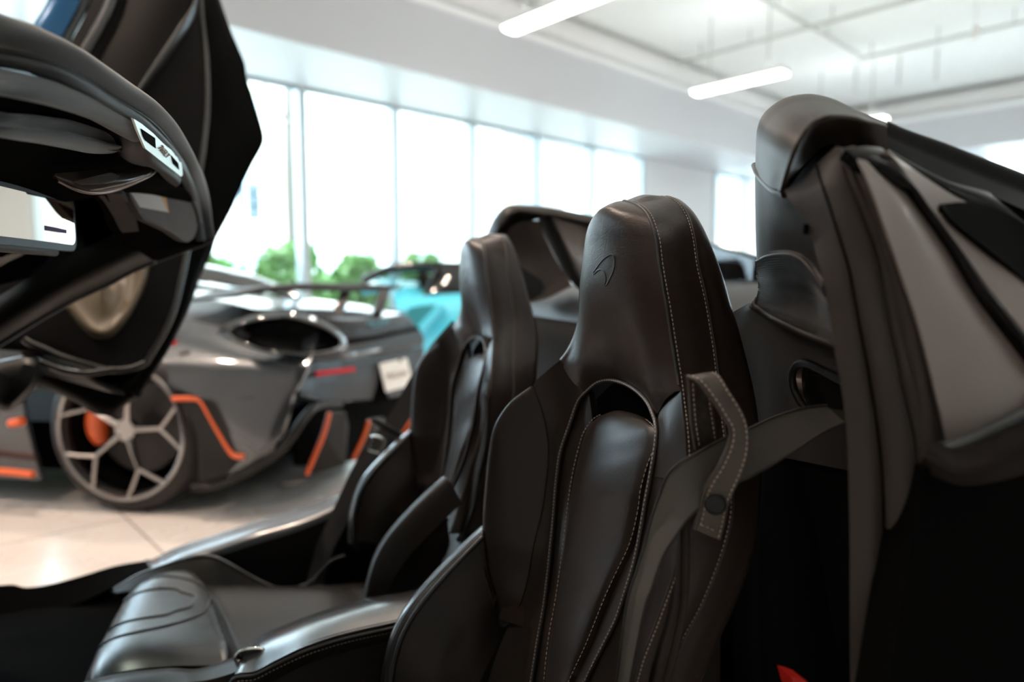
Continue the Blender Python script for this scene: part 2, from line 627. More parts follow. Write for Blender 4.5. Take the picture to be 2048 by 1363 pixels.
def room_shell():
    # floor with large tiles laid along the walls
    m = bpy.data.materials.new('floor_tiles')
    m.use_nodes = True
    nt = m.node_tree
    b = nt.nodes['Principled BSDF']
    tc = nt.nodes.new('ShaderNodeTexCoord')
    mp = nt.nodes.new('ShaderNodeMapping')
    corner = onZ(253, 1036, 0)
    mp.inputs['Rotation'].default_value = (0, 0, 0)
    br = nt.nodes.new('ShaderNodeTexBrick')
    br.offset = 0.0
    br.inputs['Color1'].default_value = (0.76, 0.70, 0.665, 1)
    br.inputs['Color2'].default_value = (0.73, 0.67, 0.635, 1)
    br.inputs['Mortar'].default_value = (0.27, 0.23, 0.21, 1)
    br.inputs['Scale'].default_value = 1.0
    br.inputs['Mortar Size'].default_value = 0.004
    br.inputs['Brick Width'].default_value = 1.2
    br.inputs['Row Height'].default_value = 1.2
    nt.links.new(tc.outputs['Object'], mp.inputs['Vector'])
    nt.links.new(mp.outputs[0], br.inputs['Vector'])
    nz = nt.nodes.new('ShaderNodeTexNoise')
    nz.inputs['Scale'].default_value = 3.0
    nz.inputs['Detail'].default_value = 5
    nt.links.new(tc.outputs['Object'], nz.inputs['Vector'])
    rr = nt.nodes.new('ShaderNodeMapRange')
    rr.inputs[3].default_value = 0.20
    rr.inputs[4].default_value = 0.34
    nt.links.new(nz.outputs['Fac'], rr.inputs[0])
    nt.links.new(rr.outputs[0], b.inputs['Roughness'])
    nt.links.new(br.outputs['Color'], b.inputs['Base Color'])
    MAT['floor_tiles'] = m
    # floor object: local axes along the walls, origin at a tile corner
    me = bpy.data.meshes.new('floor')
    rel = corner - RO
    tcn, scn = rel @ E1, rel @ E2
    q = [(TL, -0.2), (TC + 0.2, -0.2), (TC + 0.2, SB), (TL, SB)]
    top = [(t - tcn, s - scn, 0) for t, s in q]
    bot = [(x, y, -0.2) for x, y, _ in top]
    me.from_pydata(top + bot, [], [(0, 1, 2, 3), (7, 6, 5, 4), (0, 4, 5, 1), (1, 5, 6, 2), (2, 6, 7, 3), (3, 7, 4, 0)])
    me.materials.append(m)
    fo = bpy.data.objects.new('floor', me)
    COL.objects.link(fo)
    M = Matrix(((E1[0], E2[0], 0, corner[0]), (E1[1], E2[1], 0, corner[1]), (0, 0, -1, 0), (0, 0, 0, 1)))
    fo.matrix_world = M
    me.flip_normals()
    struct(fo)
    for v in me.vertices:
        v.co.z = -v.co.z
    c = struct(rbox(TL, TC + .2, -0.2, SB, CEIL, CEIL + .2).build('ceiling', 'ceiling_white', smooth=False))
    # long walls behind and to the left of the viewer
    struct(rbox(TL, TC + .2, SB, SB + .2, 0, CEIL).build('wall_back', 'wall_beige', smooth=False))
    struct(rbox(TL - .2, TL, -0.2, SB + .2, 0, CEIL).build('wall_left', 'wall_beige', smooth=False))
    # window wall: solid above the head line, a pier between the two window groups
    w = rbox(TL, TC, -0.2, 0.0, 3.62, CEIL)
    w.box(rp(9.05, -0.10, 1.8), (2.75, 0.2, 3.6), RAX)
    w.box(rp(13.7, -0.10, 1.8), (0.6, 0.2, 3.6), RAX)
    struct(w.build('wall_front', 'wall_white', smooth=False))
    # right wall: windows near the corner, plain beige further on
    w = rbox(TC, TC + .2, -0.2, SB, 3.75, CEIL)
    struct(w.build('wall_right', 'wall_white', smooth=False))
    w = rbox(TC, TC + .2, 8.2, SB, 0, 3.75)
    struct(w.build('wall_side', 'wall_beige', smooth=False))
    struct(rbox(TC - .02, TC + .22, -0.2, 4.55, 0, 3.75).build('wall_corner', 'wall_white', smooth=False))
    # boxed beams (soffits) below the ceiling, with a lip on top coloured paler to look lit
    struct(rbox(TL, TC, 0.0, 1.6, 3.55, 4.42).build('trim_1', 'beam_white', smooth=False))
    struct(rbox(TL, TC - 1.6, 0.05, 1.64, 4.40, 4.47).build('trim_2', 'lit_lip_white', smooth=False))
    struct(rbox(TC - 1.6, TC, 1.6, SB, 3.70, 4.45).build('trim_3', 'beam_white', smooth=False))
    struct(rbox(TC - 1.64, TC, 1.64, SB, 4.43, 4.52).build('trim_4', 'lit_lip_white', smooth=False))
    struct(rbox(TL, TC, 0.0, 1.10, 4.47, CEIL).build('wall_bulkhead', 'wall_white', smooth=False))
    struct(rbox(TC - 1.1, TC, 1.1, SB, 4.52, CEIL).build('wall_upper', 'wall_white', smooth=False))
    # windows: each bay a pane with its own frame
    edges = [-8.93, -7.47, -6.01, -4.55, -3.1, -1.55, -0.02, 1.46, 2.96, 4.45, 5.99, 7.6]
    bays = list(zip(edges[:-1], edges[1:])) + [(10.46, 11.95), (11.95, 13.4)]
    n = 0
    for t0, t1 in bays:
        n += 1
        g = struct(rbox(t0 + .03, t1 - .03, -0.105, -0.095, 0.06, 3.52).build('window_%d' % n, 'window_glass', smooth=False))
        f = MB()
        f.box(rp(t0 + .0, -0.06, 1.8), (.115, .17, 3.5), RAX)
        f.box(rp(t1 - .0, -0.06, 1.8), (.114, .168, 3.5), RAX)
        f.box(rp((t0 + t1) / 2, -0.08, 0.04), (t1 - t0, .12, .08), RAX)
        fo_ = mk('window_frame', f.V, f.F, 'mullion', g, smooth=False)
        h = MB().box(rp((t0 + t1) / 2, -0.03, 3.565), (t1 - t0, .10, .10), RAX)
        mk('window_head', h.V, h.F, 'frame_grey', g, smooth=False)
    for s0, s1 in ((4.62, 6.4), (6.4, 8.1)):
        n += 1
        g = struct(rbox(TC + .095, TC + .105, s0 + .03, s1 - .03, 0.06, 3.70).build('window_%d' % n, 'window_glass', smooth=False))
        f = MB()
        f.box(rp(TC + .08, s0, 1.85), (.14, .07, 3.7), RAX)
        f.box(rp(TC + .08, s1, 1.85), (.138, .068, 3.7), RAX)
        f.box(rp(TC + .08, (s0 + s1) / 2, 0.04), (.12, s1 - s0, .08), RAX)
        mk('window_frame', f.V, f.F, 'mullion', g, smooth=False)


room_shell()


# ------------------------------------------------------------------ ceiling services
def duct():
    d = MB()
    P = [rp(t, 1.36, 4.74) for t in (TL + .2, 0, 6, 11.9)]
    d.tube(crv(P, 12), 0.25, 24)
    o = d.build('ventilation_duct', 'duct_white')
    tag(o, 'white round ventilation duct lying above the beam over the tall windows', 'duct')
    for t in (-2.2, 0.6, 3.4, 6.2, 9.0):
        r = MB().tube([rp(t - .03, 1.36, 4.74), rp(t + .03, 1.36, 4.74)], 0.258, 24)
        r.build('duct_joint', 'duct_white', o)
    d = MB()
    d.tube(crv([rp(12.64, s, 4.74) for s in (2.0, 6, SB - .3)], 10), 0.22, 24)
    o = d.build('ventilation_duct', 'duct_white')
    tag(o, 'white round ventilation duct above the right-hand beam, behind the tall black car hump', 'duct')


duct()


def pendant(t, s0, s1, z, label):
    e = empty('linear_lamp', rp(t, (s0 + s1) / 2, z), label, 'ceiling lamp', 'suspended linear lamps')
    w = .25
    b = MB().box(rp(t, (s0 + s1) / 2, z + .055), (w, s1 - s0, .07), RAX)
    b.build('housing', 'lamp_body', e, smooth=False)
    b = MB()
    prof = [(-.5, 0.02), (-.42, -.012), (-.2, -.022), (.2, -.022), (.42, -.012), (.5, 0.02)]
    G = np.array([[rp(t + a * w, s, z + b_) for a, b_ in prof] for s in np.linspace(s0 + .004, s1 - .004, 3)])
    V, Fc = grid_mesh(G, 0.012, ref=rp(t, (s0 + s1) / 2, z - 1))
    mk('diffuser', V, Fc, 'lamp_diffuser', e)
    u = MB().box(rp(t, (s0 + s1) / 2, z + .094), (w * .8, (s1 - s0) * .96, .006), RAX)
    u.build('added_uplight', 'added_uplight_glow', e, smooth=False)  # added emitter that lifts and cools the ceiling
    for s in (s0 + .25, s1 - .25):
        r = MB().tube([rp(t, s, z + .09), rp(t, s, CEIL - .004)], 0.012, 8)
        r.build('suspension_rod', 'pipe_paint', e)


pendant(1.30, 2.70, 4.15, 3.9, 'white glowing linear lamp at the top edge of the picture, nearest of the lamps')
pendant(5.28, 2.70, 4.15, 3.9, 'white glowing linear lamp hanging above and left of the tall black car hump')
pendant(9.26, 2.70, 4.15, 3.9, 'linear lamp half hidden behind the top of the near black car hump')
for t in (-2.7, 1.3, 5.3, 9.3):
    for s in (9.6, 12.4):
        pendant(t, s, s + 1.45, 3.9, 'white linear lamp hanging over the back of the showroom')


def pipes():
    zp = 4.78
    e = empty('sprinkler_pipe', rp(6.0, 3.4, zp), 'long thin grey pipe crossing under the white ceiling above the hanging lamp', 'pipe', 'ceiling pipes')
    t0 = 6.2
    MB().tube([rp(t0, 1.75, zp), rp(t0, 12, zp)], 0.030, 10).build('main_pipe', 'pipe_paint', e)
    for s in (2.2, 3.1, 4.4, 6.5):
        MB().tube([rp(t0, s, zp), rp(t0, s, CEIL)], 0.011, 8).build('hanger_rod', 'pipe_paint', e)
    e = empty('sprinkler_pipe', rp(8.3, 5.4, zp), 'thin grey pipe running along the ceiling above the dark band at right', 'pipe', 'ceiling pipes')
    t1 = 8.3
    MB().tube([rp(t1, 4.0, zp), rp(t1, 12, zp)], 0.026, 10).build('main_pipe', 'pipe_paint', e)
    for s in (4.2, 5.2, 6.2):
        MB().tube([rp(t1, s, zp), rp(t1, s, CEIL)], 0.011, 8).build('hanger_rod', 'pipe_paint', e)
    e = empty('sprinkler_pipe', rp(6.5, 4.0, zp), 'thin ceiling pipe running away to the right from the top edge, crossing the long pipe', 'pipe', 'ceiling pipes')
    MB().tube([rp(3.2, 4.0, zp + .07), rp(8.3, 4.0, zp + .07)], 0.026, 10).build('main_pipe', 'pipe_paint', e)
    for t in (4.2, 5.3, 7.0):
        MB().tube([rp(t, 4.0, zp + .07), rp(t, 4.0, CEIL)], 0.011, 8).build('hanger_rod', 'pipe_paint', e)
    # vertical drop rods that carry the cable tray line beyond the lamps
    for px, y0, y1, t in ((1713, 125, 205, 9.6), (1800, 108, 228, 9.9), (1875, 98, 178, 9.4)):
        # each stands where the ceiling meets the sight line of its top
        p = onZ(px, y0, CEIL)
        r = MB().tube([p, np.array([p[0], p[1], CEIL - 0.55])], 0.016, 8)
        o = r.build('drop_rod', 'pipe_paint')
        pos = {1713: 'leftmost', 1800: 'middle and longest', 1875: 'rightmost'}[px]
        tag(o, 'thin rod hanging from the ceiling at right, %s of three' % pos, 'rod', 'ceiling drop rods')


pipes()

# spot lamps on the ceiling behind the viewer (their light makes the warm glints)
SPOTS = [(-4.2, 5.2, 190), (-5.6, 7.2, 80), (-2.6, 4.3, 130), (-0.6, 4.4, 90), (1.6, 5.6, 90), (4.2, 5.6, 90), (-3.0, 7.4, 50), (7.5, 5.9, 70), (-7.0, 5.0, 130)]
for i, (t, s, watts) in enumerate(SPOTS):
    e = empty('track_spotlight', rp(t, s, 4.4), 'small round warm ceiling spotlight, outside the top edge of the picture', 'spotlight', 'ceiling spotlights')
    MB().tube([rp(t, s, 4.62), rp(t, s, 4.45)], 0.05, 16).build('lamp_head', 'lamp_body', e)
    MB().tube([rp(t, s, 4.62), rp(t, s, CEIL)], 0.012, 8).build('stem', 'lamp_body', e)
    ld = bpy.data.lights.new('spot_bulb', 'SPOT')
    ld.energy = watts
    ld.color = (1.0, 0.78, 0.62)
    ld.shadow_soft_size = 0.05
    ld.spot_size = math.radians(120)
    ld.spot_blend = 0.6
    lo = bpy.data.objects.new('spot_bulb', ld)
    COL.objects.link(lo)
    lo.parent = e
    lo.location = (0, 0, 0.0)


# ================================================================== OUTSIDE
def outside():
    g = MB().box((6, 40, -0.12), (160, 120, .1))
    struct(g.build('ground', 'pavement', smooth=False))
    # hedge shrubs right behind the glass
    rng = random.Random(3)

    def shrub(t, s, r, h, label, m='leaf'):
        mb = MB()
        base = rp(t, s, -.06)
        for k in range(900):
            a = rng.uniform(0, 2 * math.pi)
            q = rng.uniform(0.25, 1) ** 0.5
            zz = rng.uniform(0.05, 1)
            rad = r * q * math.sqrt(max(0.05, 1 - (abs(zz - .45) / .62) ** 2))
            c = base + np.array([math.cos(a) * rad, math.sin(a) * rad, h * zz])
            u = np.array([rng.gauss(0, 1), rng.gauss(0, 1), rng.gauss(0, .6)]); u /= np.linalg.norm(u)
            v = np.cross(u, [rng.gauss(0, 1), rng.gauss(0, 1), rng.gauss(0, 1)]); v /= np.linalg.norm(v)
            L = rng.uniform(.07, .13)
            mb.add([c - u * L, c + v * L * .45, c + u * L, c - v * L * .45], [(0, 1, 2, 3)])
        e = empty('shrub', base, label, 'shrub', 'green shrubs outside the windows')
        mb.build('foliage', m, e, smooth=False)
        MB().tube([base, base + E3 * h * .6], .03, 8).build('stem', 'bark', e)

    spec = [(-2.6, 1.55), (-1.9, 1.40), (-1.25, 1.62), (-.55, 1.35), (.1, 1.50), (.75, 1.66), (1.35, 1.42), (2.0, 1.36), (2.6, 1.5),
            (3.3, 1.3), (4.1, 1.25), (5.0, 1.3), (6.0, 1.2), (7.0, 1.25)]
    where = ['leftmost of the row, beside the raised car door', 'second from left', 'third from left', 'left of the thick white window post',
             'right behind the thick white window post', 'just right of the thick white window post', 'below the middle of the second pane',
             'near the second window post', 'above the roof of the turquoise car', 'behind the far headrest', 'behind the far buttress, left',
             'behind the far buttress, right', 'behind the near headrest, left', 'behind the near headrest, right']
    for i, (t, h) in enumerate(spec):
        shrub(t, -.95 - 1.0 * (i % 2), .48, h, 'leafy green shrub outside the glass, ' + where[i], 'leaf' if i % 2 else 'leaf_pale')

    # clipped hedge behind the shrubs: nobody could count its leaves
    mb = MB()
    for k in range(5200):
        c = rp(rng.uniform(-4.5, 8), -3.0 + rng.gauss(0, .09), rng.uniform(.0, 1.12) + rng.gauss(0, .07))
        u = np.array([rng.gauss(0, 1), rng.gauss(0, 1), rng.gauss(0, .6)]); u /= np.linalg.norm(u)
        v = np.cross(u, [rng.gauss(0, 1), rng.gauss(0, 1), rng.gauss(0, 1)]); v /= np.linalg.norm(v)
        mb.add([c - u * .11, c + v * .05, c + u * .11, c - v * .05], [(0, 1, 2, 3)])
    tag(mb.build('hedge', 'leaf_pale', smooth=False), 'long pale green hedge running outside behind the shrubs', 'hedge', kind='stuff')

    # street tree
    p = onY(592, 520, 14.0)
    base = np.array([p[0], p[1], -.07])
    e = empty('street_tree', base, 'street tree with bare grey trunk outside the left window pane', 'tree')
    P = crv([base, base + np.array([.02, 0, 1.6]), base + np.array([.0, 0, 3.2]), base + np.array([.10, 0, 6.5])], 14)
    MB().tube(P, np.linspace(.20, .15, 14), 12).build('trunk', 'bark', e)
    br0 = onY(612, 262, 13.95)
    br = [br0, onY(585, 255, 13.9), onY(560, 225, 13.8), onY(533, 180, 13.7), onY(520, 150, 13.6)]
    MB().tube(crv(br, 10), np.linspace(.05, .015, 10), 8).build('branch', 'bark', e)
    mb = MB()
    for k in range(700):
        c = base + np.array([rng.gauss(.3, 1.3), rng.gauss(0, 1.2), rng.gauss(7.2, .8)])
        u = np.array([rng.gauss(0, 1) for _ in range(3)]); u /= np.linalg.norm(u)
        v = np.cross(u, [rng.gauss(0, 1) for _ in range(3)]); v /= np.linalg.norm(v)
        mb.add([c - u * .12, c + v * .06, c + u * .12, c - v * .06], [(0, 1, 2, 3)])
    mb.build('foliage', 'leaf_pale', e, smooth=False)

    # traffic light
    Yt = 17.0
    b0 = onY(487, 520, Yt)
    e = empty('traffic_light', (b0[0], b0[1], -.07), 'dark traffic light on a thin pole seen through the leftmost pane', 'traffic light')
    MB().tube([(b0[0], b0[1], -.07), (b0[0], b0[1], 3.6)], .07, 10).build('pole', 'signal_grey', e)
    h = onY(508, 403, Yt)
    MB().box((h[0], h[1], h[2]), (.26, .24, .80)).build('signal_housing', 'signal_grey', e, smooth=False)
    for dz in (-.26, 0, .26):
        MB().tube([(h[0], h[1] - .10, h[2] + dz), (h[0], h[1] - .30, h[2] + dz)], .11, 14).build('signal_hood', 'signal_grey', e)

    # buildings across the street
    def building(px0, px1, Y, hgt, label, rows, cols):
        a, b = onY(px0, 562, Y), onY(px1, 562, Y)
        e = empty('building', ((a[0] + b[0]) / 2, Y, -.07), label, 'building', 'pale buildings across the street')
        MB().box(((a[0] + b[0]) / 2, Y + 3, hgt / 2 - .07), (b[0] - a[0], 6, hgt)).build('wall', 'facade', e, smooth=False)
        for r in range(rows):
            for c in range(cols):
                x = a[0] + (b[0] - a[0]) * (c + .5) / cols
                z = 1.6 + 3.2 * r
                MB().box((x, Y - .0, z + .4), ((b[0] - a[0]) / cols * .45, .14, 1.5)).build('window', 'facade_glass', e, smooth=False)

    building(150, 915, 34, 17, 'pale building across the street behind the left window panes', 3, 6)
    building(918, 1372, 37, 19, 'pale building across the street behind the middle window panes', 3, 5)
    building(1376, 2150, 40, 20, 'pale building across the street seen beyond the white pier', 3, 6)

    def van(px, Y, L, hgt, label):
        c = onY(px, 562, Y)
        e = empty('parked_van', (c[0], Y, -.07), label, 'van', 'white vehicles on the street')
        pr = [(-.5, .25), (-.5, .9), (-.34, 1.0), (-.22, 1.0 * hgt), (.48, 1.0 * hgt), (.5, .25)]
        V = [(c[0] + x * L, Y - .9, z) for x, z in pr] + [(c[0] + x * L, Y + .9, z) for x, z in pr]
        n = len(pr)
        Fc = [tuple(range(n)), tuple(range(2 * n - 1, n - 1, -1))] + [(i, n + i, n + (i + 1) % n, (i + 1) % n) for i in range(n)]
        mk('van_body', V, Fc, 'van_white', e, smooth=False)
        for x in (-.3, .3):
            MB().tube([(c[0] + x * L, Y - .95, .25), (c[0] + x * L, Y - .7, .25)], .32, 18).build('wheel', 'tyre', e)
        MB().box((c[0] + .1 * L, Y - .9, hgt * .78), (L * .5, .05, .4)).build('side_window', 'facade_glass', e, smooth=False)

    van(490, 22, 4.6, 1.9, 'white van on the street seen above the shrubs in the leftmost pane')
    van(715, 27, 3.6, 1.75, 'white car on the street seen above the shrubs in the second pane')


outside()

# ================================================================== OUR CAR
CAR = empty('convertible_sports_car', (0.1, 1.178, 0), 'open-top black sports car interior filling the foreground, near door open', 'car')
YC = 0.80            # centre line of the near seat
DSEAT = 0.756        # spacing of the two seats


def su(l):
    """pixel + sideways offset from the near seat's centre line -> point"""
    return np.array([onY(p[0], p[1], YC + p[2]) for p in l])


def mir(P):
    Q = np.array(P, float).copy()
    Q[:, 1] = 2 * YC - Q[:, 1]
    return Q


def build_seat():
    # the two seams and the rear outline of the side band (near flank), top to bottom
    n = 90
    seam1 = su([(1250, 401, 0), (1272, 407, -.035), (1289, 419, -.066), (1299, 433, -.082), (1307, 453, -.093), (1314, 478, -.101),
                (1320, 526, -.110), (1327, 570, -.118), (1335, 614, -.124), (1344, 673, -.131), (1351, 717, -.138), (1357, 753, -.146),
                (1364, 808, -.163), (1369, 850, -.178), (1373, 920, -.196), (1371, 1000, -.21), (1366, 1060, -.213), (1348, 1140, -.213),
                (1330, 1190, -.21), (1305, 1258, -.205), (1282, 1317, -.20), (1269, 1363, -.195), (1235, 1470, -.19), (1200, 1580, -.19)])
    seam2 = su([(1318, 391, 0), (1340, 395, -.035), (1358, 409, -.058), (1373, 434, -.075), (1380, 456, -.087), (1385, 478, -.095),
                (1393, 533, -.108), (1406, 588, -.117), (1414, 629, -.123), (1425, 698, -.133), (1430, 739, -.142), (1437, 800, -.16),
                (1450, 900, -.19), (1458, 960, -.202), (1460, 1020, -.21), (1447, 1083, -.213), (1422, 1155, -.212), (1395, 1218, -.21),
                (1368, 1267, -.205), (1345, 1317, -.20), (1327, 1363, -.195), (1295, 1460, -.19), (1265, 1560, -.19)])
    back = su([(1346, 395, 0), (1364, 403, -.028), (1388, 427, -.05), (1406, 456, -.067), (1421, 489, -.080), (1436, 526, -.092),
               (1450, 566, -.100), (1461, 607, -.106), (1476, 654, -.113), (1487, 695, -.118), (1501, 750, -.127), (1511, 800, -.138),
               (1521, 900, -.165), (1519, 1000, -.178), (1505, 1100, -.182), (1470, 1200, -.182), (1425, 1300, -.178), (1400, 1363, -.172),
               (1360, 1460, -.17), (1330, 1560, -.17)])
    s1 = crv(seam1, n); s2 = crv(seam2, n); bk = crv(back, n)
    midb = (s1 + s2) / 2
    midb[:, 1] -= 0.006 * np.linspace(0.2, 1, n)
    midb[:4, 2] += 0.004
    c2 = (s2 * .45 + bk * .55)
    c2[:, 1] -= 0.006
    # closing row: the flat back of the shell
    inner = bk.copy()
    inner[:, 1] = YC + (bk[:, 1] - YC) * 0.55
    ramp = np.clip(np.arange(n) / 14.0, 0, 1)
    inner[:, 0] += 0.012 * ramp
    half = [s1, midb, s2, c2, bk, inner]
    G1 = grid(half, n, 26)
    mid = G1[:, -1].copy(); mid[:, 1] = YC; mid[:, 0] += .004 * ramp
    full = np.concatenate([G1, mid[:, None, :]], 1)
    fullm = full.copy(); fullm[:, :, 1] = 2 * YC - fullm[:, :, 1]
    shell = np.concatenate([full, fullm[:, -2::-1]], 1)
    nn, mm, _ = shell.shape
    V = list(shell.reshape(-1, 3)); Fc = []
    for i in range(nn - 1):
        for j in range(mm - 1):
            Fc.append((i * mm + j, i * mm + j + 1, (i + 1) * mm + j + 1, (i + 1) * mm + j))
    # inner floor of the shell so that it is closed behind the cushions
    L = s1; R_ = mir(s1)
    o = len(V); k = 12
    for i in range(nn):
        for j in range(k):
            f = j / (k - 1)
            p = L[i] * (1 - f) + R_[i] * f
            p = p + np.array([0.055 * math.sin(math.pi * f) ** .5, 0, 0]) * min(1, i / 8)
            V.append(p)
    for i in range(nn - 1):
        for j in range(k - 1):
            Fc.append((o + i * k + j, o + (i + 1) * k + j, o + (i + 1) * k + j + 1, o + i * k + j + 1))
    seat = mk('driver_seat', V, Fc, 'leather_creased', CAR, sharp=1.4, label='near bucket seat of dark leather with pale stitching')

    # headrest front: domed rows between the two front seams, cut off below by the seam and the arched opening
    def zrow(z):
        i = np.argmin(abs(s1[5:70, 2] - z)) + 5
        return s1[i]
    low = su([(1120, 719, .148), (1131, 741, .135), (1142, 759, .122), (1156, 774, .108), (1172, 785, .095), (1181, 780, .088), (1193, 768, .077),
              (1208, 761, .062), (1223, 759, .048), (1238, 761, .032), (1252, 766, .012), (1266, 774, -.012), (1281, 784, -.038), (1293, 797, -.060),
              (1303, 811, -.08), (1312, 828, -.10), (1330, 800, -.125), (1345, 785, -.142), (1361, 780, -.155)])
    rows, cols = 64, 40
    Gf = np.zeros((rows, cols, 3))
    d = np.concatenate([[0], np.cumsum(np.linalg.norm(np.diff(s1, axis=0), axis=1))])
    iend = int(np.argmin(abs(s1[:, 2] - zend))) if False else int(np.argmin(np.linalg.norm(s1 - low[-1], axis=1)))
    LT = mir(s1)
    tl = np.linspace(0, 1, cols)
    lowc = crv(low, 120)
    for r in range(rows):
        x = r / (rows - 1)
        i_f = x * iend
        i0 = min(int(i_f), n - 2)
        a = s1[i0] * (1 - i_f + i0) + s1[i0 + 1] * (i_f - i0)
        b = a.copy(); b[1] = 2 * YC - a[1]
        hw = abs(a[1] - YC)
        for c in range(cols):
            f = -math.cos(math.pi * (c / (cols - 1)))      # -1 (away side) .. 1 (near side); denser at the edges
            p = np.array([a[0], YC - hw * f, a[2]])
            # dome
            bul = 0.026 * min(1, (x / .16)) ** .42 * (1 - abs(f) ** 2.6)
            p[0] -= bul
            # neck sweeps forward to meet the shoulders
            p[0] -= 0.012 * max(0, (x - .72) / .28) ** 1.5 * abs(f) ** 2
            Gf[r, c] = p
    # lower border follows the traced seam: squeeze the rows
    zl = np.interp(-(Gf[0, :, 1] * 0 + np.linspace(-1, 1, cols)), [-1, 1], [0, 0])
    for c in range(cols):
        f = -math.cos(math.pi * (c / (cols - 1)))
        ybot = Gf[-1, c, 1]
        # border point with the same sideways place
        jj = np.argmin(abs(lowc[:, 1] - ybot))
        zb = lowc[jj, 2]
        col = Gf[:, c].copy()
        z0, z1 = col[0, 2], col[-1, 2]
        for r in range(rows):
            w = (z0 - col[r, 2]) / (z0 - z1)
            z_new = z0 - (z0 - zb) * w
            ii = np.interp(-z_new, -col[:, 2], np.arange(rows))
            i0 = min(int(ii), rows - 2); g = ii - i0
            q = col[i0] * (1 - g) + col[i0 + 1] * g
            q[2] = z_new
            q[0] += (lowc[jj, 0] - col[-1, 0]) * w ** 4
            Gf[r, c] = q
    V, Fc = grid_mesh(Gf, 0.016, ref=(-1, YC, 1))
    hp = mk('headrest_panel', V, Fc, 'leather_creased', seat, sharp=1.3)
    V = list(Gf.reshape(-1, 3))
    Fq = [(i * cols + j, (i + 1) * cols + j, (i + 1) * cols + j + 1, i * cols + j + 1) for i in range(rows - 1) for j in range(cols - 1)]
    bvh = BVHTree.FromPolygons([tuple(v) for v in V], Fq)

    def hit(px, py):
        r = ray(px, py)
        h = bvh.ray_cast(Vector(EYE), Vector(r))
        return np.array(h[0]) if h[0] is not None else None

    # embossed swoosh
    sw = [(1187, 545), (1195, 533), (1204, 521), (1212, 514), (1222, 509), (1228, 513), (1229, 530), (1226, 543), (1220, 556), (1212, 571),
          (1210, 570), (1212, 557), (1209, 545), (1203, 539), (1195, 541), (1188, 548)]
    P = [hit(*p) for p in sw]
    P = [p for p in P if p is not None]
    if len(P) > 8:
        P = crv(P, 60, True)
        mb = MB().tube(P, 0.0013, 8, True, upv=(-1, 0, 0), flat=0.7)
        mb.build('embossed_swoosh', 'leather_smooth', seat)
    # dark welt between headrest front and band
    we = np.vstack([mir(s1[:iend])[::-1], s1[:iend]])
    we[:, 0] -= 0.001
    tube('headrest_welt', we, 0.0017, 'piping', seat, n=8)
    # lower panels ---------------------------------------------------------------
    S1 = su([(1172, 785, .10), (1160, 803, .118), (1150, 828, .126), (1143, 849, .13), (1125, 903, .135), (1116, 966, .137), (1111, 1029, .137), (1105, 1092, .133),
             (1093, 1200, .124), (1080, 1275, .110), (1066, 1363, .095), (1052, 1460, .085)])
    S4 = su([(1313, 832, -.10), (1317, 858, -.118), (1316, 885, -.126), (1305, 952, -.135), (1294, 1011, -.137), (1285, 1065, -.136), (1273, 1123, -.132), (1255, 1182, -.127),
             (1237, 1236, -.12), (1215, 1281, -.112), (1192, 1326, -.103), (1174, 1363, -.095), (1130, 1450, -.085)])
    S2 = su([(1242, 824, .03), (1216, 826, .055), (1190, 840, .082), (1172, 866, .098), (1164, 890, .105), (1152, 939, .106), (1143, 993, .105), (1134, 1065, .10),
             (1125, 1137, .09), (1116, 1200, .08), (1102, 1280, .064), (1093, 1363, .05), (1085, 1450, .045)])
    S3 = su([(1242, 824, .03), (1272, 829, -.01), (1297, 840, -.06), (1312, 862, -.098), (1308, 895, -.107), (1296, 925, -.107), (1282, 975, -.106), (1276, 1020, -.104),
             (1260, 1083, -.098), (1233, 1141, -.09), (1210, 1191, -.082), (1192, 1236, -.073), (1170, 1290, -.063), (1143, 1348, -.05), (1105, 1440, -.045)])
    shoulder = su([(1120, 720, .145), (1092, 743, .165), (1066, 772, .177), (1084, 822, .166), (1096, 885, .16), (1093, 948, .16), (1084, 1020, .16),
                   (1066, 1092, .16), (1055, 1155, .165), (1039, 1209, .17), (1017, 1250, .185), (985, 1330, .18), (960, 1420, .175)])
    sh_fix = shoulder.copy()
    loft('shoulder_panel', [sh_fix, (crv(sh_fix, 12) * .5 + crv(S1, 12) * .5) + np.array([.004, 0, 0]), S1], 'leather_smooth', seat, n=70, m=14, thick=.012, ref=(-1, YC, 1))
    msh = mir(sh_fix)[5:]; msh[:, 0] += 0.018
    msh = np.vstack([su([(1372, 950, -.200), (1369, 985, -.206)]), msh])
    S4b = S4[3:]
    loft('shoulder_panel', [S4b, (crv(msh, 13) * .5 + crv(S4b, 13) * .5) + np.array([.004, 0, 0]), msh], 'leather_smooth', seat, n=70, m=14, thick=.012, ref=(-1, YC, 1))
    back_off = np.array([.004, 0, 0])
    loft('inset_panel', [S1 + back_off, crv(S2, 40)[6:] + back_off * 2], 'leather_smooth', seat, n=60, m=8, thick=.010, ref=(-1, YC, 1))
    loft('inset_panel', [crv(S3, 40)[8:] + back_off * 2, S4 + back_off], 'leather_smooth', seat, n=60, m=8, thick=.010, ref=(-1, YC, 1))
    loft('back_cushion', [S2, S3], 'leather_smooth', seat, n=80, m=30, thick=.03, bulge=.014, power=.55, ref=(-1, YC, 1))
    # piped edge that runs up one side, arches over the opening and down the other
    rim = np.vstack([crv(S1, 60)[2:][::-1], su([(1181, 779, .09), (1201, 764, .07), (1223, 760, .048), (1252, 767, .012), (1281, 785, -.038), (1301, 808, -.078)]), crv(S4, 60)[1:]])
    rim[:, 0] -= .0025
    rimc = crv(rim, 220)
    tube('opening_piping', rimc, 0.0030, 'piping', seat, n=8)
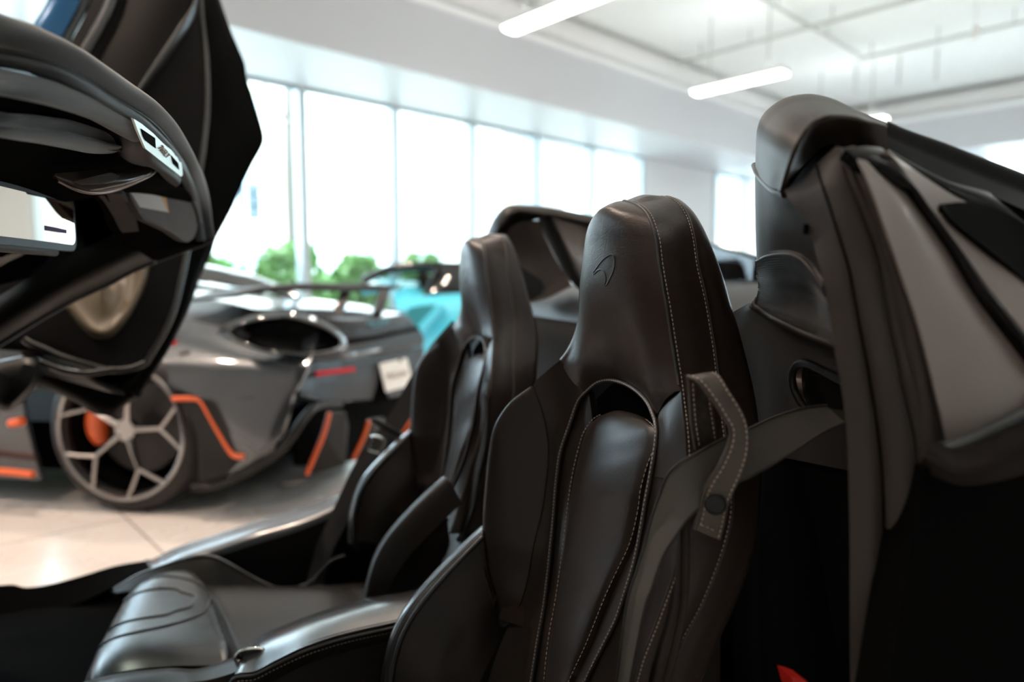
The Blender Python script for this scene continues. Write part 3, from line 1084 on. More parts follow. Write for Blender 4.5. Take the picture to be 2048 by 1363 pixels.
    ol = su([(1160, 800, .115), (1179, 780, .09), (1201, 762, .07), (1223, 757, .048), (1252, 764, .012), (1281, 782, -.038), (1303, 809, -.08), (1316, 838, -.11), (1316, 895, -.11), (1242, 870, 0), (1160, 900, .11)])
    ol[:, 0] += .026
    plate('opening_shade', ol, .004, 'black_lining', seat)  # black sheet added to stand for the shade inside the opening
    # outboard and inboard bolsters ----------------------------------------------
    B0 = su([(1066, 772, .177), (1084, 822, .166), (1096, 885, .16), (1093, 948, .16), (1084, 1020, .16), (1066, 1092, .16), (1055, 1155, .165), (1039, 1209, .17), (1017, 1245, .185), (999, 1256, .20)])
    B2 = su([(1062, 772, .185), (1020, 805, .205), (990, 850, .215), (978, 900, .22), (970, 970, .225), (965, 1050, .225), (970, 1120, .22), (985, 1190, .21), (997, 1250, .202), (999, 1256, .20)])
    b0 = crv(B0, 40); b2 = crv(B2, 40)
    w = np.sin(np.linspace(0, 1, 40) * math.pi)[:, None] ** .6
    b1 = b0 * .5 + b2 * .5 + np.array([-.010, 0.0, 0]) * w
    b3 = b2 + np.array([.03, .020, 0]) * w
    b4 = b2 + np.array([.075, .012, 0]) * w
    loft('side_bolster', [b0, b1, b2, b3, b4], 'leather_smooth', seat, n=60, m=22, thick=.002, ref=(-1, YC + .1, .8))
    tube('bolster_welt', b0[:-1] + np.array([-.0005, -.001, 0]), .0011, 'leather_smooth', seat, n=6)
    q = []
    for c in (b0, b1, b2, b3, b4):
        c = mir(c)[9:]; c[:, 0] = c[:, 0] * .15 + (mir(b0)[9:, 0] + .016) * .85; c[:, 1] += .012
        q.append(c)
    loft('side_bolster', q, 'leather_smooth', seat, n=60, m=22, thick=.008, ref=(-1, YC - .1, .8))
    # small padded corner beside the opening on the outboard side
    k0 = su([(1330, 803, -.118), (1316, 834, -.110), (1317, 862, -.121), (1315, 890, -.128), (1311, 925, -.133), (1306, 952, -.136)])
    k1 = su([(1362, 782, -.156), (1365, 815, -.166), (1369, 850, -.178), (1372, 885, -.188), (1373, 920, -.196), (1372, 960, -.203)])
    loft('shoulder_corner', [k0, k1], 'leather_smooth', seat, n=30, m=16, thick=.012, bulge=.005, ref=(-1, YC - .3, .8))
    # cushion wings with a piped crest
    W2 = su([(966, 1057, .225), (930, 1090, .225), (870, 1150, .225), (815, 1215, .225), (785, 1270, .225), (768, 1330, .225), (763, 1363, .225), (762, 1440, .225)])
    W3 = su([(967, 1075, .215), (945, 1098, .214), (890, 1155, .212), (838, 1218, .210), (806, 1272, .208), (788, 1332, .207), (783, 1365, .206), (780, 1440, .205)])
    W4 = su([(975, 1140, .205), (985, 1190, .195), (960, 1225, .185), (925, 1270, .18), (890, 1310, .178), (870, 1345, .177), (860, 1375, .176), (850, 1450, .176)])
    W5 = su([(985, 1190, .20), (997, 1254, .195), (995, 1290, .185), (975, 1330, .178), (960, 1363, .172), (945, 1400, .17), (930, 1430, .17), (915, 1490, .17)])
    w2 = crv(W2, 30); 
    w1 = w2 + np.array([.006, .022, -.004]); w0 = w2 + np.array([.03, .028, -.05])
    wing = [w0, w1, w2, crv(W3, 30), crv(W4, 30), crv(W5, 30)]
    loft('cushion_wing', wing, 'leather_smooth', seat, n=50, m=30, thick=.008, ref=EYE)
    loft('cushion_wing', [mir(c) for c in wing], 'leather_smooth', seat, n=50, m=30, thick=.008, ref=(0, 3.2, 1))
    crest = [w2 + np.array([.0, .006, .0015]), (w2 * .5 + crv(W3, 30) * .5) + np.array([-.002, -.002, .003]), crv(W3, 30) + np.array([-.001, -.0015, .001])]
    loft('wing_crest', crest, 'armrest_leather', seat, n=50, m=8, thick=.002, ref=EYE)
    loft('wing_crest', [mir(c) for c in crest], 'armrest_leather', seat, n=50, m=8, thick=.002, ref=(0, 3.2, 1))
    for fl in (False, True):
        c = crv(W3, 80) + np.array([-.001, -.002, .003])
        if fl:
            c = mir(c)
        tube('wing_piping', c, 0.0035, 'piping', seat, n=8)
    # pale thread ------------------------------------------------------------------
    f = np.array([-.0028, 0, 0])
    mb = MB(); stitch_geo(mb, crv(S2, 400)[30:] + np.array([-.001, .004, 0]) + f * .6); mb.build('seam_stitching', 'thread', seat)
    mb = MB(); stitch_geo(mb, crv(S3, 400)[60:] + np.array([-.001, -.004, 0]) + f * .6); mb.build('seam_stitching', 'thread', seat)
    rs = crv(rim, 600) + np.array([-.0026, -.0012, .0008])
    mb = MB(); stitch_geo(mb, rs, .0052); mb.build('seam_stitching', 'thread', seat)
    e1 = crv(seam1, 500) * .86 + crv(midb, 500) * .14 + np.array([-.001, -.0012, 0])
    e1 = e1[6:]
    e1[:, 1] -= .0006
    mb = MB(); stitch_geo(mb, e1, .0050, .0005); mb.build('seam_stitching', 'thread', seat)
    e2 = crv(s2, 500)[4:] + np.array([0, -.0016, 0])
    mb = MB(); stitch_geo(mb, e2, .0050, .0005); mb.build('seam_stitching', 'thread', seat)
    mb = MB(); stitch_geo(mb, mir(e1), .0050, .0005); mb.build('seam_stitching', 'thread', seat)
    mb = MB(); stitch_geo(mb, mir(e2), .0050, .0005); mb.build('seam_stitching', 'thread', seat)
    c = crv(W2, 300) * .45 + crv(W3, 300) * .55 + np.array([-.0015, -.001, .0035])
    mb = MB(); stitch_geo(mb, c, .0035, .0006); mb.build('seam_stitching', 'thread', seat)
    # seam welts on the band (thin raised line behind the stitches)
    e = crv(s2, 200) + np.array([.003, -.001, 0])
    tube('band_welt', e[4:], 0.0009, 'piping', seat, n=6)
    # cushion: padded base with an inset
    zc = 0.27
    Yo = YC
    prof = [(-.40, .24), (-.385, .275), (-.34, .292), (-.26, .288), (-.18, .276), (-.05, .258), (.10, .245), (.24, .245), (.29, .27)]
    cz = crv(np.array([(a, 0, b) for a, b in prof]), 60)

    def ctop(x, u):
        z = np.interp(x - .02 * abs(u) ** 3, cz[:, 0], cz[:, 2]) - .012 * (1 - u * u) - .02 * abs(u) ** 6
        xe = -.205 - .065 * u - .05 * max(0, abs(u) - .6) ** 2
        f = min(1, max(0, (x - xe) / .03))
        return z - .040 * (3 * f * f - 2 * f ** 3)
    G = []
    us = np.linspace(-1, 1, 31)
    for x in np.concatenate([[-.402, -.399, -.392], np.linspace(-.38, .29, 70)]):
        row = []
        for u in us:
            xx = x + .02 * abs(u) ** 3
            row.append((xx, Yo + u * (.185 if u > 0 else .25), ctop(xx, u)))
        G.append(row)
    V, Fc = grid_mesh(np.array(G), .10, ref=(0, Yo, 3))
    cush = mk('seat_cushion', V, Fc, 'leather_console', seat)
    MBs = MB()
    for k, (hw, x0) in enumerate(((.060, -.235), (.115, -.205))):
        U = [(-.385, Yo + hw * 1.12), (-.33, Yo + hw * 1.15), (-.28, Yo + hw * 1.02), (x0 - .03, Yo + hw * .75), (x0 - .004, Yo + hw * .45), (x0, Yo),
             (x0 - .004, Yo - hw * .45), (x0 - .03, Yo - hw * .75), (-.28, Yo - hw * 1.02), (-.33, Yo - hw * 1.15), (-.385, Yo - hw * 1.12)]
        pts = crv([(a, b, 0) for a, b in U], 120)
        for p in pts:
            u = (p[1] - Yo) / (.185 if p[1] > Yo else .25)
            p[2] = ctop(p[0], u) + .0005
        MBs.tube(pts, .0024, 6)
    MBs.build('cushion_seams', 'piping', seat)
    return seat


SEAT = build_seat()


def copy_tree(o, parent, off):
    c = o.copy()
    COL.objects.link(c)
    c.parent = parent
    c.location = Vector(o.location) + Vector(off)
    ORG[c.name] = ORG[o.name] + np.array(off)
    for ch in list(o.children):
        d = ch.copy()
        COL.objects.link(d)
        d.parent = c
    return c


SEAT2 = copy_tree(SEAT, CAR, (0, DSEAT, 0))
SEAT2.name = 'passenger_seat'
SEAT2['label'] = 'far bucket seat of dark leather, slightly out of focus'
ORG[SEAT2.name] = ORG[SEAT.name] + np.array((0, DSEAT, 0))


# ------------------------------------------------------------------ belt guide strap and belts
def belts():
    g = []
    oe = [(1376, 752, .575), (1395, 762, .565), (1426, 799, .552), (1449, 835, .546), (1462, 858, .545), (1459, 889, .546), (1441, 930, .55), (1418, 966, .556),
          (1406, 993, .562), (1399, 1029, .568), (1390, 1058, .572)]
    ie = [(1429, 743, .572), (1440, 751, .560), (1460, 783, .545), (1481, 817, .538), (1494, 850, .536), (1496, 900, .536), (1485, 943, .54), (1467, 984, .547),
          (1456, 1011, .554), (1449, 1047, .561), (1441, 1080, .566)]
    a, b = ys(oe), ys(ie)
    st = loft('belt_guide_strap', [a, b], 'leather_strap', SEAT, n=70, m=10, thick=.004, bulge=.001, bulge_dir='v', label='stitched leather loop that holds the shoulder belt')
    ca, cb = crv(a, 300), crv(b, 300)
    for f in (.12, .88):
        mb = MB(); stitch_geo(mb, ca * (1 - f) + cb * f + np.array([-.0004, -.0016, .0004]), .0055, .0006)
        mb.build('strap_stitching', 'thread', st)
    endp = ca[-14] * np.linspace(0.12, .88, 40)[:, None][::-1] + cb[-14] * np.linspace(.12, .88, 40)[:, None]
    mb = MB(); stitch_geo(mb, endp + np.array([-.0004, -.0016, 0]), .0055, .0006); mb.build('strap_stitching', 'thread', st)
    # edge of the strap, paler where it is cut
    tube('strap_edge', ca + np.array([0, .001, 0]), .0021, 'leather_strap', st, n=6)
    c = onY(1431, 1008, .5525)
    bt = MB()
    ax = ray(1431, 1008); ax = ax / np.linalg.norm(ax)
    bt.tube([c - ax * .002, c + ax * .004], [.0085, .0105], 24)
    bt.build('snap_button', 'dark_plastic', st)
    # fixed leg of the loop, sewn to the seat's flank
    l0 = ys([(1378, 756, .576), (1380, 800, .582), (1384, 850, .588), (1392, 900, .592)])
    l1 = ys([(1418, 756, .580), (1424, 800, .586), (1432, 850, .591), (1440, 900, .595)])
    lg = loft('strap_anchor', [l0, l1], 'leather_strap', SEAT, n=30, m=8, thick=.004)
    for f in (.15, .85):
        mb = MB(); stitch_geo(mb, crv(l0, 100) * (1 - f) + crv(l1, 100) * f + np.array([0, -.001, 0]), .0055, .0006)
        mb.build('strap_stitching', 'thread', lg)
    # driver's belt
    top = ys([(1760, 770, .545), (1692, 803, .553), (1606, 816, .565), (1547, 834, .572), (1497, 857, .575), (1440, 880, .577), (1395, 905, .578), (1359, 925, .582), (1333, 952, .590), (1318, 993, .597),
              (1305, 1029, .60), (1291, 1083, .603), (1273, 1141, .605), (1255, 1200, .607), (1233, 1363, .61), (1215, 1480, .615)])
    bot = ys([(1760, 800, .535), (1692, 842, .54), (1646, 864, .545), (1580, 907, .552), (1511, 948, .558), (1450, 978, .562), (1404, 1011, .566), (1372, 1042, .572), (1350, 1074, .578), (1327, 1110, .583), (1305, 1173, .588), (1291, 1209, .59),
              (1275, 1285, .592), (1260, 1363, .595), (1240, 1480, .6)])
    bl = loft('driver_belt', [top, bot], 'webbing', CAR, n=110, m=10, thick=.0016, label='flat woven grey belt over the near seat')
    for c in (top, bot):
        tube('belt_edge', crv(c, 140), .0013, 'webbing_black', bl, n=6)
    # passenger's belt
    l = ys([(905, 640, 1.86), (862, 690, 1.875), (820, 755, 1.885), (775, 835, 1.895), (740, 880, 1.90), (705, 935, 1.905), (665, 1020, 1.91), (625, 1105, 1.91), (600, 1165, 1.905), (590, 1200, 1.90)])
    r = ys([(925, 665, 1.84), (893, 712, 1.85), (862, 765, 1.858), (815, 842, 1.866), (775, 900, 1.872), (745, 945, 1.875), (705, 1025, 1.878), (665, 1100, 1.878), (650, 1150, 1.875), (640, 1190, 1.87)])
    b2 = loft('passenger_belt', [l, r], 'webbing_black', CAR, n=70, m=8, thick=.002, label='black belt hanging beside the far seat')
    s0 = at(750, 850, 1.93); 
    sl = MB()
    p0, p1 = onY(745, 838, 1.86), onY(804, 872, 1.835)
    sl.tube(crv([p0, (p0 + p1) / 2, p1], 8), [.010, .012, .0125, .0125, .0125, .0125, .012, .010], 12, flat=.8)
    sl.build('belt_slider', 'dark_plastic', b2)
    # tongue: plate with a window
    c0 = onY(755, 886, 1.855)
    q = [onY(745, 872, 1.85), onY(769, 877, 1.845), onY(759, 905, 1.85), onY(736, 899, 1.855)]
    t = MB()
    t.tube(crv([q[0], q[1], q[2], q[3]], 40, True) * .35 + np.array([q[i // 10] * (1 - (i % 10) / 10) + q[(i // 10 + 1) % 4] * (i % 10) / 10 for i in range(40)]) * .65, .0042, 8, True)
    t.build('belt_tongue', 'chrome', b2)


belts()


# ------------------------------------------------------------------ windscreen header, visors, mirror
def header():
    E0 = zs([(-60, 10, 1.19), (0, 28, 1.19), (31, 37, 1.19), (68, 49, 1.19), (102, 66, 1.19), (133, 82, 1.19), (166, 100, 1.19), (200, 123, 1.19), (234, 146, 1.19), (271, 173, 1.19), (296, 191, 1.19),
             (320, 216, 1.19), (339, 237, 1.19), (354, 259, 1.19), (370, 284, 1.188), (385, 311, 1.185)]) + ys([(398, 342, 1.55), (404, 365, 1.63), (410, 393, 1.68), (414, 426, 1.705), (418, 455, 1.715), (424, 473, 1.72)])
    E1_ = zs([(-60, 85, 1.165), (0, 95, 1.165), (37, 102, 1.165), (77, 112, 1.165), (123, 129, 1.165), (160, 149, 1.165), (197, 173, 1.165), (234, 197, 1.165), (262, 213, 1.165), (290, 230, 1.165), (311, 247, 1.165),
             (333, 271, 1.165), (348, 293, 1.165), (364, 317, 1.165)]) + ys([(376, 342, 1.39), (388, 370, 1.52), (398, 398, 1.62), (404, 428, 1.67), (408, 455, 1.69), (412, 478, 1.70)])
    E2_ = zs([(-60, 122, 1.15), (0, 131, 1.15), (62, 145, 1.15), (108, 157, 1.15), (148, 173, 1.15), (185, 191, 1.15), (216, 210, 1.15), (247, 228, 1.15), (277, 247, 1.15), (296, 265, 1.15), (320, 287, 1.15),
             (342, 308, 1.15)]) + ys([(361, 330, 1.23), (376, 364, 1.42), (385, 394, 1.56), (393, 425, 1.64), (398, 455, 1.67), (402, 482, 1.68)])
    n = 70
    e0, e1, e2 = crv(E0, n), crv(E1_, n), crv(E2_, n)
    hd = empty_part('windscreen_header')
    # top skin rolling forward over the header
    f0 = e0 + np.array([-.045, 0, .004]); f1 = e0 + np.array([-.10, 0, -.012])
    loft('header_skin', [f1, f0, e0 + np.array([-.004, 0, .001])], 'gloss_black', hd, n=n, m=10, thick=.006, ref=(0, 1, 3))
    loft('header_seal', [e0, e1], 'suede', hd, n=n, m=14, thick=.012, bulge=.015, bulge_dir='v', power=.8, label='soft rounded rubber seal along the header')
    loft('inner_seal', [e1 + np.array([-.004, 0, 0]), e2], 'rubber', hd, n=n, m=10, thick=.010, bulge=.006, bulge_dir='v')
    tube('seal_lip', e1 + np.array([-.001, 0, -.001]), .0022, 'rubber', hd, n=6)
    # leather roll under the seal, driver's side
    E3_ = ys([(-60, 182, .66), (0, 191, .70), (46, 197, .74), (92, 206, .79), (139, 219, .84), (173, 234, .89), (200, 247, .94), (228, 256, .99), (252, 258, 1.03), (268, 250, 1.05)])
    e2a = crv(e2[:34], n)
    e3 = crv(E3_, n)
    mid = e2a * .45 + e3 * .55 + np.array([.004, 0, -.004])
    loft('header_roll', [e2a + np.array([-.002, 0, -.002]), mid, e3], 'suede', hd, n=n, m=16, thick=.01, bulge=.006, bulge_dir='v')
    # recess behind the visor, up to the console
    r1 = crv(ys([(-60, 250, .80), (0, 262, .84), (100, 270, .95), (200, 285, 1.06), (260, 300, 1.12), (290, 320, 1.16)]), n)
    r2 = crv(ys([(-60, 385, 1.10), (0, 392, 1.15), (90, 405, 1.22), (160, 400, 1.25), (240, 380, 1.28), (305, 362, 1.30)]), n)
    loft('header_lining', [e3 + np.array([-.006, 0, 0]), r1, r2], 'black_lining', hd, n=n, m=12, thick=.004)
    # driver's sun visor: thin lip above, thicker pad below
    v = empty_part('sun_visor', label='folded dark sun visor on the driver side')
    t0 = ys([(-60, 222, .74), (0, 226, .76), (35, 227, .79), (79, 231, .83), (114, 238, .88), (146, 247, .93), (176, 256, .98), (202, 266, 1.01), (225, 277, 1.04), (236, 283, 1.055), (240, 287, 1.06)])
    t1 = ys([(-60, 238, .735), (0, 245, .755), (44, 250, .79), (88, 256, .83), (132, 261, .88), (167, 270, .93), (194, 277, .98), (220, 285, 1.02), (232, 289, 1.045), (238, 290, 1.055), (240, 289, 1.06)])
    loft('visor_lip', [t0, t1], 'suede', v, n=60, m=12, thick=.008, bulge=.009, bulge_dir='v', power=.8)
    p0 = ys([(-60, 241, .73), (0, 246, .75), (44, 251, .785), (88, 257, .825), (132, 262, .875), (167, 271, .925), (194, 278, .975), (220, 286, 1.01), (232, 288, 1.035), (238, 290.5, 1.05)])
    p1 = ys([(-60, 265, .73), (0, 272, .75), (50, 277, .785), (95, 283, .83), (140, 289, .88), (175, 294, .93), (200, 298, .975), (222, 300, 1.01), (234, 299, 1.035), (240, 297, 1.05)])
    p2 = ys([(-60, 267, .75), (0, 275, .77), (35, 281, .80), (70, 286, .84), (114, 294, .89), (150, 301, .93), (176, 306, .975), (202, 307.5, 1.01), (224, 306.5, 1.035), (235, 303, 1.05)])
    loft('visor_pad', [p0, (crv(p0, 60) * .5 + crv(p1, 60) * .5) + np.array([.006, -.006, 0]), crv(p1, 60), crv(p2, 60) + np.array([0, .0, 0])], 'suede', v, n=60, m=22, thick=.008)
    # console block with the metal badge plate
    B = [(267, 237), (283, 247), (310, 269), (334, 289), (351, 310), (362.5, 325), (364.7, 335), (365.5, 350), (362, 353.5), (343, 338), (316, 317), (291, 297), (284, 281), (275, 260)]
    def yb(px):
        return .93 + (px - 267) / 98 * .36
    bq = [onY(x, y, yb(x)) - ray(x, y) * .022 for x, y in ((267, 237), (365.5, 350), (284, 281))]
    bn = np.cross(bq[1] - bq[0], bq[2] - bq[0]); bn /= np.linalg.norm(bn)
    if np.dot(bn, EYE - bq[0]) < 0:
        bn = -bn

    def bp(x, y, o=0.0):
        r = ray(x, y)
        return EYE + r * (np.dot(bq[0] + bn * o - EYE, bn) / np.dot(r, bn))
    poly = [bp(x, y) for x, y in B]
    cb = empty_part('overhead_console', label='overhead console block with a pale metal badge plate')
    # body of the block below the plate
    k0 = ys([(262, 236, .95), (268, 250, .96), (277, 268, .985), (286, 290, 1.01), (295, 300, 1.03), (316, 318, 1.10), (343, 340, 1.19), (363, 357, 1.28)])
    k1 = ys([(235, 250, .97), (246, 268, 1.0), (262, 290, 1.02), (275, 305, 1.05), (290, 318, 1.08), (308, 330, 1.12), (338, 350, 1.21), (360, 368, 1.30)])
    k2 = ys([(200, 275, 1.02), (225, 295, 1.06), (245, 315, 1.09), (262, 326, 1.11), (285, 332, 1.13), (306, 336, 1.16), (330, 358, 1.25), (352, 374, 1.32)])
    loft('console_body', [k0, k1, k2], 'dark_plastic', cb, n=40, m=16, thick=.02, bulge=.004)
    badge = plate('badge_plate', poly, .003, 'badge_metal', cb, label='pale metal plate with two dark windows')
    off = -ray(315, 295) * .0245
    for w in ([(283.3, 257.7), (310.4, 276), (312, 296.6), (291.4, 280.4), (287, 271.6)], [(343.5, 311.2), (356.7, 326), (358.9, 339), (347.1, 327.4)]):
        plate('plate_window', [bp(x, y, .0012) for x, y in w], .001, 'black_lining', badge)
    c = bp(329, 304, .001)
    xd = (bp(338.5, 316) - bp(319.5, 292)) / 2.95; yd = (bp(337.5, 297.5) - bp(329, 304)) / .72
    text_mesh('badge_lettering', '765LT', c, xd, yd, 1.0, 'plate_text', badge, raw=True)
    # gloss lens under the block, with switch cluster
    l0 = ys([(110, 347, 1.07), (135, 344.5, 1.08), (194, 340, 1.12), (246, 338.5, 1.16), (285, 334, 1.19), (304, 331, 1.21), (311, 334, 1.22)])
    l1 = ys([(112, 353, 1.07), (150, 366, 1.08), (200, 366, 1.11), (250, 360, 1.15), (280, 352, 1.18), (300, 345, 1.20), (312, 338, 1.22)])
    l2 = ys([(116, 361, 1.075), (153, 378, 1.09), (187, 384.5, 1.11), (229, 379, 1.15), (271, 363, 1.18), (298, 350, 1.205), (312, 340, 1.22)])
    lens = loft('console_lens', [l0, l1, l2], 'lens_tan_reflection', cb, n=50, m=18, thick=.012, bulge=.004)
    s0 = ys([(150, 362, 1.075), (190, 352, 1.10), (222, 345, 1.125), (240, 352, 1.14), (232, 360, 1.13), (200, 366, 1.10), (165, 368, 1.08)])
    plate('switch_cluster', [p - ray(200, 358) * .012 for p in s0], .003, 'visor_cloth', cb)
    tube('lens_rim', crv(l2, 60) + np.array([0, 0, -.001]), .0022, 'satin_metal', cb, n=8)
    # passenger's visor with label
    pv = empty_part('sun_visor', label='passenger sun visor with a warning label')
    Yv = lambda x: 1.30 + (x - 255) / 150 * .34
    vo = [(258, 386), (320, 384), (364, 386), (374, 393), (386, 409), (397, 438), (393, 462), (387, 476), (376, 484), (364, 480), (338, 462), (312, 450), (288, 439), (278, 426), (265, 402)]
    plate('visor_panel', [onY(x, y, Yv(x)) for x, y in vo], .014, 'visor_cloth', pv)
    tube('visor_edge', [onY(x, y, Yv(x)) for x, y in [(364, 377), (374, 386), (384, 402), (392, 422), (397, 445)]], .006, 'suede', pv, n=10, res=30)
    o2 = -ray(320, 410) * .002
    plate('warning_label', [onY(x, y, Yv(x)) + o2 for x, y in [(262, 385), (320, 390), (336, 424), (280, 414)]], .001, 'label_white', pv, label='white and orange paper label')
    plate('label_band', [onY(x, y, Yv(x)) + o2 for x, y in [(320, 390), (343, 394), (356, 426), (336, 424)]], .001, 'label_orange', pv)
    # header frame around that visor down to the corner
    h0 = ys([(312, 352, 1.24), (340, 368, 1.34), (364, 375, 1.45), (384, 396, 1.57), (396, 430, 1.66), (402, 484, 1.70)])
    h1 = ys([(190, 385, 1.22), (215, 400, 1.34), (240, 430, 1.45), (285, 470, 1.56), (330, 490, 1.64), (398, 490, 1.70)])
    h2 = ys([(182, 382, 1.25), (205, 420, 1.40), (222, 460, 1.52), (262, 500, 1.62), (310, 521, 1.69), (412, 486, 1.715)])
    loft('header_frame', [h0, h1, h2], 'black_lining', hd, n=40, m=16, thick=.02)
    tube('header_trim', ys([(308, 522, 1.70), (340, 510, 1.71), (375, 497, 1.715), (405, 487, 1.715), (424, 477, 1.72)]), .006, 'dark_plastic', hd, n=8, res=30)
    i0 = ys([(186, 384, 1.24), (205, 400, 1.30), (225, 430, 1.38), (245, 465, 1.45)])
    i1 = ys([(244, 388, 1.27), (258, 405, 1.33), (270, 432, 1.41), (278, 462, 1.48)])
    loft('visor_recess', [i0, i1], 'visor_cloth', hd, n=20, m=8, thick=.01)
    # passenger's pillar
    a0 = ys([(240, 462, 1.62), (213, 475, 1.64), (154, 503, 1.68), (92, 534, 1.72), (0, 590, 1.78), (-120, 660, 1.86)])
    a1 = ys([(275, 492, 1.63), (230, 515, 1.65), (170, 545, 1.69), (110, 575, 1.73), (0, 636, 1.79), (-120, 712, 1.87)])
    a2 = ys([(310, 522, 1.69), (262, 543, 1.71), (216, 568, 1.735), (132, 608, 1.78), (0, 688, 1.84), (-120, 770, 1.91)])
    loft('windscreen_pillar', [a0, a1, a2], 'dark_plastic', hd, n=50, m=16, thick=.03, bulge=.012, bulge_dir='v')
    tube('pillar_trim', a2, .006, 'suede', hd, n=8, res=60)
    # driver's pillar, left of the view
    tube('windscreen_pillar', [np.array(p) for p in ((-.27, .655, 1.165), (-.36, .60, 1.12), (-.62, .545, .98), (-.96, .50, .82))], [.030] * 40, 'dark_plastic', hd, n=12, res=40)
    # windscreen
    g0 = crv([p + np.array([-.08, 0, -.03]) for p in e0], 30)
    ga = crv(ys([(-400, 760, .62), (-300, 700, .95), (-250, 690, 1.3), (-200, 690, 1.6), (-130, 690, 1.82)]), 30)
    ga = crv([np.array([-.98, y, .80]) for y in (.55, .9, 1.18, 1.5, 1.80)], 30)
    loft('windscreen', [g0, g0 * .5 + ga * .5 + np.array([-.03, 0, .03]), ga], 'car_glass', hd, n=30, m=14, thick=.004, ref=(-2, 1.2, 2))
    # dark tinted band of the windscreen under the console
    w0 = g0 + np.array([0, 0, -.012]); w1 = g0 * .78 + ga * .22 + np.array([-.01, 0, -.005])
    loft('tint_band', [w0, w1], 'shade_glass', hd, n=30, m=8, thick=.002, ref=(-2, 1.2, 2))
    # mirror
    pr = np.array([-.3465, 1.274, 0]); pl = np.array([-.383, .975, 0])
    d = (pr - pl) / np.linalg.norm(pr - pl)
    nrm = np.array([d[1], -d[0], 0.0])
    zc = 1.051
    ctr = (pr + pl) / 2 + np.array([0, 0, zc])
    L = np.linalg.norm(pr - pl) / 2
    def sup(L, Hh, r, k=10):
        pts = []
        for cx_, cz_, a0_ in ((L - r, Hh - r, 0), (-L + r, Hh - r, 90), (-L + r, -Hh + r, 180), (L - r, -Hh + r, 270)):
            for i in range(k + 1):
                a = math.radians(a0_ + 90 * i / k)
                pts.append((cx_ + r * math.cos(a), cz_ + r * math.sin(a)))
        return pts
    mh = empty_part('rear_view_mirror', label='rear-view mirror with warm-tinted glass')
    tilt = lambda x, z: ctr + d * x + np.array([0, 0, z + .012 * x / L * 0])
    glass = [tilt(x, z) + nrm * .003 for x, z in sup(L - .006, .0325, .012)]
    case_f = [tilt(x, z) + nrm * .001 for x, z in sup(L + .004, .043, .018)]
    case_m = [tilt(x, z) - nrm * .012 for x, z in sup(L + .004, .043, .018)]
    case_b = [tilt(x, z) - nrm * .035 for x, z in sup(L - .03, .022, .014)]
    k = len(case_f)
    V = case_f + case_m + case_b
    Fc = [tuple(range(k)), tuple(range(3 * k - 1, 2 * k - 1, -1))]
    for a in range(2):
        for i in range(k):
            j = (i + 1) % k
            Fc.append((a * k + i, (a + 1) * k + i, (a + 1) * k + j, a * k + j))
    mk('mirror_housing', V, Fc, 'dark_plastic', mh)
    plate('mirror_glass', glass, .0025, 'mirror_glass', mh, direction=-nrm)
    stk = [(90, 455.5), (90, 461), (133, 467), (133.5, 458.5)]
    q = []
    for x, y in ((90, 450.5), (134, 458.5), (134, 467.5), (90.5, 460.5)):
        r = ray(x, y)
        t = np.dot(ctr + nrm * .0036 - EYE, nrm) / np.dot(r, nrm)
        q.append(EYE + r * t)
    plate('mirror_sticker', q, .0006, 'purple_film', mh, direction=-nrm)
    MB().tube([ctr - nrm * .03, ctr - nrm * .10 + np.array([0, 0, .07])], .012, 12).build('mirror_stem', 'dark_plastic', mh)
    bb = [tilt(x, -.047) + nrm * -.004 for x in np.linspace(-L + .03, L - .06, 10)]
    MB().tube(bb, .006, 8).build('mirror_button_bar', 'dark_plastic', mh)


def empty_part(name, label=None):
    o = bpy.data.objects.new(name, None)
    COL.objects.link(o)
    o.parent = CAR
    ORG[o.name] = ORG[CAR.name]
    if label:
        o['label'] = label
    return o


header()


